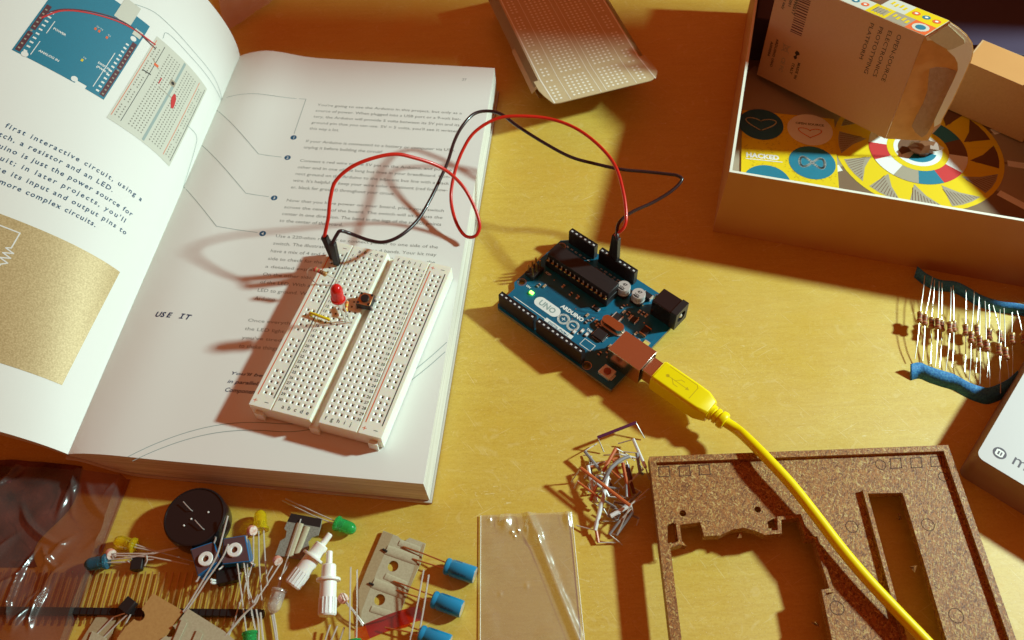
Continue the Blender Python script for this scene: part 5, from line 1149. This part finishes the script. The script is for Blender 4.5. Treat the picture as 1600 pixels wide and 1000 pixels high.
# transistors
def transistor(label, px, py, ang, legs, z=2.2):
    c = P(px, py, z); th = thing('transistor', label, 'transistor', (c.x, c.y, 0)); o = (c.x, c.y, 0); q = MB(); Rm_ = Matrix.Rotation(ang, 3, 'Z')
    ax = Rm_ @ V((0, 1, 0)); q.lathe([(2.2, -2.4), (2.4, -2.2), (2.4, 2.2), (2.2, 2.4)], c, ax, m_blackpl, 20, flat=(1.2, (0, 0, 1))); q.build('case', th, o, bevel=.12)
    for lg in legs: q = MB(); q.tube([P(*p) for p in lg], .28, m_lead, 6); q.build('leg', th, o)
transistor('black transistor lying between the blue LED and the left trimmer', 215, 881, .05, [[(204, 880, 3), (199, 876, 3.5), (206, 873, 4)], [(226, 884, 3), (230, 876, 4), (229, 868, 4.5)]], 2.6)
transistor('black transistor whose three legs lie over the brown card tape', 200, 946, -.6, [[(196, 958, 3.2), (178, 964, 2.4), (150, 992, 1.5)], [(199, 960, 3.2), (186, 972, 2.4), (158, 1000, 1.5)], [(204, 960, 3.2), (196, 975, 2.6), (180, 1008, 1.5)]], 4.0)
# long pin header
hb0, hb1 = P(-60, 954, 1.45), P(412, 959, 1.45); hd = (hb1 - hb0).normalized(); hn = V((-hd.y, hd.x, 0))
hdr = thing('pin_header', 'long black pin header strip with many thin gold pins along the bottom left', 'pin header', (hb0.x, hb0.y, 0)); HO = (hb0.x, hb0.y, 0)
hl = (hb1 - hb0).length; np_ = int(hl / 2.54)
q = MB(); q.box((hb0 + hb1) / 2 + V((0, 0, .1)), (hl, 2.4, 2.5), m_blackpl, Matrix.Rotation(math.atan2(hd.y, hd.x), 3, 'Z'))
for i in range(np_ + 1): q.box(hb0 + hd * (1.27 + i * 2.54) * .999 + V((0, 0, 1.45)), (.35, 2.2, .25), m_blackgl, Matrix.Rotation(math.atan2(hd.y, hd.x), 3, 'Z'))
q.build('strip', hdr, HO)
m_pin = mat('brassy_pin', (.60, .40, .14), .3, metal=.6)
rr = random.Random(8); p0 = None
for i in range(np_):
    b_ = hb0 + hd * (1.27 + 2.54 * i + 1.27) + V((0, 0, -.5)); j = V((rr.uniform(-.1, .1), rr.uniform(-.12, .12), rr.uniform(-.2, .2)))
    q = MB(); q.tube([b_ - hn * 4.2, b_ + hn * 15.0 + j], .3, m_pin, 4); q.build('pin', hdr, HO)

# card tapes
def card_piece(label, pts, z, m, holes=(), extra=(), name='card_tape', cat='card tape', thick=.5, bumpz=None):
    q = MB(); poly = [P(*p, z) for p in pts]; o = (poly[0].x, poly[0].y, 0)
    hl_ = [[(P(hx, hy, z).x + r_ * math.cos(-k * .3927), P(hx, hy, z).y + r_ * math.sin(-k * .3927)) for k in range(16)] for hx, hy, r_ in holes]
    q.prism([(p.x, p.y) for p in poly][::-1], z - thick, z, m, hl_)
    for pts2, z2, m2 in extra: q.prism([(P(*p, z2).x, P(*p, z2).y) for p in pts2][::-1], z2 - .4, z2, m2)
    tag(q.build(name, origin=o), label, cat); return q
def notch(cx, cy, r, a0, a1, n=7): return [(cx + r * math.cos(R(a0 + (a1 - a0) * i / n)), cy + r * math.sin(R(a0 + (a1 - a0) * i / n))) for i in range(n + 1)]
card_piece('plain orange-brown piece of card tape with a notch in its edge', [(239, 927), (287, 955), (262, 990), (230, 1030), (178, 1010), (184, 996), (196, 980)] + [(p[0], p[1]) for p in notch(217, 961, 9.5, 140, -60)] + [(222, 950)], 4.6, m_kraft)
card_piece('pale grey piece of card tape with folds and a notch at the bottom edge', [(294, 951), (350, 986), (372, 1004), (350, 1030), (240, 1030), (250, 1000), (258, 994)] + notch(265, 986, 9.5, 130, -60) + [(277, 974), (282, 966)], 5.6, m_tape,
           extra=[([(284, 967), (292, 973), (274, 1012), (262, 1020)], 6.3, m_tape), ([(308, 984), (317, 990), (300, 1030), (288, 1030)], 6.3, m_tape)])
card_piece('brown and white piece of card tape under the transistor legs', [(159, 951), (182, 962), (172, 1000), (160, 1030), (115, 1020), (141, 978)], 1.5, m_tapeb, extra=[([(144, 986), (166, 997), (158, 1020), (130, 1020)], 2.2, m_tape)])
def band_ink(q, pts, z, m): q.poly([(P(*p, z).x, P(*p, z).y) for p in pts][::-1], lambda x, y: V((x, y, z + .05)), m)
# capacitor carrier tape
q = MB(); zt_ = 1.4; Q = lambda *p: (P(p[0], p[1], zt_).x, P(p[0], p[1], zt_).y)
ctape = [(599, 829), (622, 838), (627, 843), (633, 845), (640, 840), (665, 849), (657, 880), (637, 925), (625, 958), (600, 968), (563, 977), (560, 945), (560, 922), (575, 885)]
q.prism([Q(*p) for p in ctape][::-1], zt_ - .7, zt_, m_tape, [[(P(a, b, zt_).x + 2.05 * math.cos(-k * .314), P(a, b, zt_).y + 2.05 * math.sin(-k * .314)) for k in range(20)] for a, b in ((614, 884.5), (593, 937))])
q.poly([Q(*p) for p in ((598.5, 830), (614.5, 835), (590, 890), (565, 955), (563, 976), (560.5, 945), (560.5, 922), (575, 885))][::-1], lambda x, y: V((x, y, zt_ + .06)), m_tapeb)
q.poly([Q(*p) for p in ((661, 850), (664.5, 851), (656, 881), (630, 945), (627, 944))], lambda x, y: V((x, y, zt_ + .06)), m_tapeb)
for a, b, w_ in (((604, 859), (653, 876), 1.5), ((624, 848), (655, 859), 1.0), ((583, 911), (632, 929), 1.5), ((602, 900), (634, 914), 1.0), ((580, 951), (610, 960), 1.0)):
    A_, B_ = P(*a, zt_), P(*b, zt_); dd = (B_ - A_).normalized(); nn = V((-dd.y, dd.x, 0)); vs_ = []
    for k_ in range(7):
        an = math.pi * k_ / 6; off = nn * math.cos(an) * w_ * 1.25 + V((0, 0, .05 + math.sin(an) * w_ * .28)); vs_ += [A_ + off, B_ + off]
    q.add(vs_, [(2 * k_, 2 * k_ + 1, 2 * k_ + 3, 2 * k_ + 2) for k_ in range(6)] + [tuple(range(0, 14, 2)), tuple(range(1, 15, 2))[::-1]], m_tape)
for a, b in (((598, 858), (605, 862)), ((577, 911), (584, 914))): q.tube([P(*a, zt_ + .4), P(*b, zt_ + .5)], .45, m_blackp, 6)
tag(q.build('card_tape', origin=P(599, 829, 0)), 'wide tan card tape with two round holes holding blue capacitors', 'card tape')
def capacitor(label, a, b_, legs):
    a, b_ = P(*a, 3.3), P(*b_, 3.3); ax = (b_ - a); L_ = ax.length; ax.normalize(); th = thing('electrolytic_capacitor', label, 'capacitor', a, group='blue capacitors by the tan card tape'); q = MB()
    q.lathe([(2.7, 0), (3.1, .4), (3.15, 1.3), (2.8, 1.9), (2.8, 2.1), (3.15, 2.7), (3.15, L_ - .5), (2.9, L_)], a, ax, m_bluecap, 32); q.lathe([(2.7, L_ + .01), (.05, L_ + .02)], a, ax, m_metal, 24); 
    up = V((0, 0, 1)); sd_ = ax.cross(up).normalized()
    for j, s_ in enumerate(('100uF 25V', '105C')):
        an0 = (-.9, .75)[j]
        q.text(s_, lambda x, y, an0=an0: a + ax * (3.2 + x) + (sd_ * math.sin(an0 + y / 3.18) * -1 + up * math.cos(an0 + y / 3.18)) * 3.19, 0, 0, 1.3, m_inkb)
    q.build('can', th, a, sharp=35)
    for lg in legs: w = MB(); w.tube([P(*p) for p in lg], .3, m_copper, 6); w.build('leg', th, a)
capacitor('blue electrolytic capacitor at the upper end of the tan card tape', (696, 884), (742, 899), [[(697, 879, 3.6), (660, 864.5, 2.6), (630, 854, 1.9)], [(697, 889, 3.2), (660, 878, 2.6), (645, 873, 1.9)]])
capacitor('blue electrolytic capacitor in the middle, right of the card tape', (676, 936), (722, 952), [[(677, 931, 3.6), (640, 917, 2.6), (615, 908, 1.9)], [(677, 941, 3.2), (640, 929, 2.6), (620, 922, 1.9)]])
capacitor('blue electrolytic capacitor cut off by the bottom edge of the picture', (656, 990), (703, 1006), [[(657, 985, 3.6), (645, 981, 3), (638, 978, 2)], [(657, 995, 3.2), (640, 988, 2.6), (600, 980, 1.9)]])
# white plastic plugs
def plug_(label, tip, tail, zz=(5, 4.2)):
    a, b_ = P(*tip, zz[0]), P(*tail, zz[1]); ax = (b_ - a); L_ = ax.length; ax.normalize(); k_ = L_ / 25.5; q = MB()
    q.lathe([(.9, 0), (1.15, .3), (1.2, 5.3), (2.5, 5.5), (2.7, 5.8), (2.7, 10.4), (4.4, 10.5), (4.5, 11.0), (4.4, 11.6), (3.0, 11.7), (3.0, 18), (3.2, 18.2), (3.25, 25), (2.9, 25.4), (.05, 25.5)][0:0] + [(r_, h * k_) for r_, h in [(.05, -.1), (.9, 0), (1.15, .4), (1.2, 5.3), (2.3, 5.4), (2.6, 5.9), (2.7, 10.9), (4.3, 11.0), (4.4, 11.5), (4.3, 12.0), (3.0, 12.1), (3.05, 18), (3.15, 24.8), (2.8, 25.4), (.05, 25.5)]], a, ax, m_whitepl, 28)
    for i in range(16):
        an = i * math.pi / 8; n1 = ax.orthogonal().normalized(); n2 = ax.cross(n1); o = (n1 * math.cos(an) + n2 * math.sin(an)) * 3.08; q.tube([a + ax * 18.5 * k_ + o, a + ax * 24.8 * k_ + o], .24, m_whitepl, 5)
    tag(q.build('plastic_plug', origin=b_, sharp=32), label, 'plastic plug', 'white plastic plugs')
plug_('white plastic plug leaning to the right, upper of the two', (516, 834), (456, 916), (6.4, 4.6))
plug_('white plastic plug lying upright in the picture, lower of the two', (515, 861), (511, 963), (6.6, 4.6))
# black-topped tape with a diode lead
q = MB(); zt_ = 4.0; Q = lambda *p: (P(p[0], p[1], zt_).x, P(p[0], p[1], zt_).y)
q.prism([Q(*p) for p in ((455, 802), (503, 811), (501, 822), (497, 836), (487, 839), (481, 846), (483, 856), (470, 874), (430, 867), (438, 845), (446, 840), (448, 830), (444, 826), (450, 812))][::-1], zt_ - .8, zt_, mat('grey_woven_tape', (.30, .29, .24), .7, var=(1.5, .8, (.17, .16, .13)), bump=(1.5, .5, .3)))
q.poly([Q(*p) for p in ((455, 802), (503, 811), (500, 824), (449, 815))][::-1], lambda x, y: V((x, y, zt_ + .06)), m_blackp)
for a, b, w_ in (((469, 818), (452, 870), 1.2), ((480, 823), (463, 866), 1.0)):
    A_, B_ = P(*a, zt_), P(*b, zt_); dd = (B_ - A_).normalized(); nn = V((-dd.y, dd.x, 0)); vs_ = []
    for k_ in range(7):
        an = math.pi * k_ / 6; off = nn * math.cos(an) * w_ * 1.2 + V((0, 0, .02 + math.sin(an) * w_ * .6)); vs_ += [A_ + off, B_ + off]
    q.add(vs_, [(2 * k_, 2 * k_ + 1, 2 * k_ + 3, 2 * k_ + 2) for k_ in range(6)] + [tuple(range(0, 14, 2)), tuple(range(1, 15, 2))[::-1]], m_tape)
q.tube([P(470, 811, zt_ + .5), P(450, 870, zt_ + .6), P(438, 905, 4.5), P(434, 918, 4.6)], .26, m_lead, 6); q.lathe([(.6, -.5), (.7, 0), (.6, .5)], P(437, 904, 4.6), (0, 1, 0), m_metal, 10)
tag(q.build('tape_piece', origin=P(470, 840, 0)), 'short grey tape with a black top band holding a thin lead', 'tape')
# loose component leads in the bundle
for lb_, ps in (('long pair of bright bent leads crossing the left blue trimmer', [[(356, 806, 12), (347, 840, 10.5), (338, 870, 9.5), (318, 905, 7), (297, 940, 5.5), (286, 956, 5)], [(357, 850, 9.5), (347, 872, 9), (322, 908, 7), (300, 942, 5.5), (288, 958, 5)]]),
                ('thick bright lead crossing the bundle towards the bottom', [[(405, 930, 8), (398, 944, 7.5), (376, 965, 6.5), (345, 1003, 5)], [(403, 929, 8), (396, 942, 7.8)]]),
                ('thin slanting lead in the lower middle of the bundle', [[(375, 940, 3), (366, 970, 2.5), (355, 1000, 2)], [(376, 940, 3.2), (386, 905, 4)]]),
                ('pair of bright leads standing near the end of the pin header', [[(400, 952, 5), (404, 975, 4.5), (404, 1006, 4)], [(407, 957, 5), (409, 980, 4.5), (412, 1006, 4)]]),
                ('dark lead running down from the clear LED', [[(424, 957, 1.6), (428, 980, 1.6), (432, 1006, 1.6)], [(427, 957, 1.4), (431, 980, 1.4), (434, 1006, 1.4)]]),
                ('pair of tall thin leads right of the card tape', [[(662, 890, 8), (652, 945, 6), (640, 1004, 4)], [(670, 898, 8), (662, 950, 6), (652, 1004, 4)]]),
                ('three dark pins rising from the bottom edge below the white plugs', [[(516, 976, 3.5), (511, 990, 3), (506, 1006, 2)], [(527, 978, 3.5), (521, 992, 3), (515, 1006, 2)], [(538, 980, 3.5), (534, 992, 3), (529, 1006, 2)]])):
    q = MB()
    for p_ in ps: q.tube([P(*a) for a in p_], .33, m_lead, 6, smooth=4)
    tag(q.build('wire_lead', origin=P(*ps[0][0])), lb_, 'wire lead')
# red film
mr = film('red_film_plastic', (.75, .03, .02), .3, .15, haze=.04)
q = MB(); A_, B_ = P(650, 946, 2.6), P(570, 976, 1.9); n1, n2 = 12, 4
def rf(u, v): p = P(570 + u * 84 + v * 8, 975 - u * 28 + v * 22 - 3 * math.sin(u * 3), 2.4 + .7 * math.sin(u * 7 + v * 2)); return p
q.sheet(rf, [i / 16 for i in range(17)], [1, .75, .5, .25, 0], mr); tag(q.build('red_film', origin=rf(0, 0)), 'strip of red see-through film lying over the lower end of the card tape', 'plastic film')

# ------------------------------------------------------------------ clear bags
def wrinkle(x, y, sd): return math.sin(x * .35 + sd) * math.sin(y * .28 + sd * 2) * .5 + math.sin(x * .9 + y * .6 + sd) * .25 + math.sin(y * 1.3 - x * .5) * .15
mf = film('clear_bag_film', (.95, .93, .90), .7, .24, (.05, .7, 1.4), haze=.17)
q = MB(); c4 = [P(751, 805, .8), P(893, 800, .8), P(917, 1040, .8), P(750, 1040, .8)]
def bagf(u, v):
    p = c4[0].lerp(c4[1], u).lerp(c4[3].lerp(c4[2], u), v); e_ = min(u, 1 - u, 1)
    p.z = .7 + max(0, wrinkle(p.x * .35, p.y * .35, 1.0)) * 1.0 * min(1, e_ * 8) + sum(h_ * math.exp(-((u - a_) / b_) ** 2 - ((v - c_) / d_) ** 2) for a_, c_, b_, d_, h_ in ((.27, .05, .055, .06, 1.9), (.95, .04, .035, .07, 1.3), (.34, .13, .02, .018, .8), (.41, .12, .016, .02, .7), (.5, .11, .016, .03, .7), (.37, .16, .015, .015, .6), (.62, .17, .03, .04, .8), (.1, .03, .02, .03, .6), (.2, .55, .02, .015, .4), (.47, .5, .02, .02, .4))) + 1.6 * math.exp(-((u - (.52 + v * .5)) / .05) ** 2) * (1 if v < .9 else 0); return p
q.sheet(bagf, [i / 100 for i in range(101)], [1 - i / 130 for i in range(131)], mf)
for e0 in (0, 1): q.tube([bagf(e0, v / 20) for v in range(21)], .16, mat('bag_seam', (.85, .82, .7), .3), 5)
tag(q.build('clear_bag', origin=c4[0]), 'empty clear plastic bag lying flat at the bottom centre', 'plastic bag')
m2f = film('tinted_bag_film', (.64, .41, .36), .3, .24, (.08, .6, 1.0), haze=.05)
rr = random.Random(17); RID = []
for _ in range(26):
    x_, y_ = rr.uniform(-215, -135), rr.uniform(85, 150); a_ = rr.choice((.5, .9, 1.3, 2.4)) + rr.uniform(-.25, .25); RID.append((x_, y_, math.cos(a_), math.sin(a_), rr.uniform(5, 16), rr.uniform(.8, 2.2), rr.uniform(.7, 1.6)))
def ridges(x, y):
    h = 0
    for x_, y_, c_, s_, l_, a_, w_ in RID:
        dx, dy = x - x_, y - y_; al = dx * c_ + dy * s_; ac = dx * -s_ + dy * c_ + .05 * al * al * .3
        if abs(al) < l_ * 1.6 and abs(ac) < 4: h += a_ * math.exp(-(ac / w_) ** 2) * math.exp(-(al / l_) ** 4)
    return h
def bag2(u, v):
    a, b = P(-60, 715, 8).lerp(P(200, 745, 3), u), P(-60, 1060, 3).lerp(P(100, 1010, 2), u); p = a.lerp(b, v)
    if v < .6: p += V((0, 0, 0))
    p.z = 4.8 + 2.2 * wrinkle(p.x * .28, p.y * .25, 3.0) + 1.5 * math.sin(p.x * .12 + p.y * .2) * (1 - u) + ridges(p.x, p.y); 
    p.z = max(p.z, 3.6 if v > .5 else .6) if u < .97 else .5; return p
q = MB(); q.sheet(bag2, [i / 130 for i in range(131)], [1 - i / 150 for i in range(151)], m2f)
tag(q.build('crumpled_bag', origin=bag2(.5, .5)), 'large crumpled plastic bag covering the bottom left corner', 'plastic bag')
m3f = film('bag_top_film', (.85, .70, .62), .5, .15, (.05, .8, 2), haze=.2)
q = MB(); c5 = [P(330, -60, 2), P(440, -60, 2), P(432, -2, 3), P(352, 52, 2)]
q.sheet(lambda u, v: c5[0].lerp(c5[1], u).lerp(c5[3].lerp(c5[2], u), v) + V((0, 0, 2 * abs(wrinkle(u * 30, v * 30, 2)))), [i / 16 for i in range(17)], [1 - i / 16 for i in range(17)], m3f)
tag(q.build('bag_corner', origin=c5[0]), 'corner of a clear plastic bag behind the curled left page', 'plastic bag')
# dark patterned cloth pouch in the bag
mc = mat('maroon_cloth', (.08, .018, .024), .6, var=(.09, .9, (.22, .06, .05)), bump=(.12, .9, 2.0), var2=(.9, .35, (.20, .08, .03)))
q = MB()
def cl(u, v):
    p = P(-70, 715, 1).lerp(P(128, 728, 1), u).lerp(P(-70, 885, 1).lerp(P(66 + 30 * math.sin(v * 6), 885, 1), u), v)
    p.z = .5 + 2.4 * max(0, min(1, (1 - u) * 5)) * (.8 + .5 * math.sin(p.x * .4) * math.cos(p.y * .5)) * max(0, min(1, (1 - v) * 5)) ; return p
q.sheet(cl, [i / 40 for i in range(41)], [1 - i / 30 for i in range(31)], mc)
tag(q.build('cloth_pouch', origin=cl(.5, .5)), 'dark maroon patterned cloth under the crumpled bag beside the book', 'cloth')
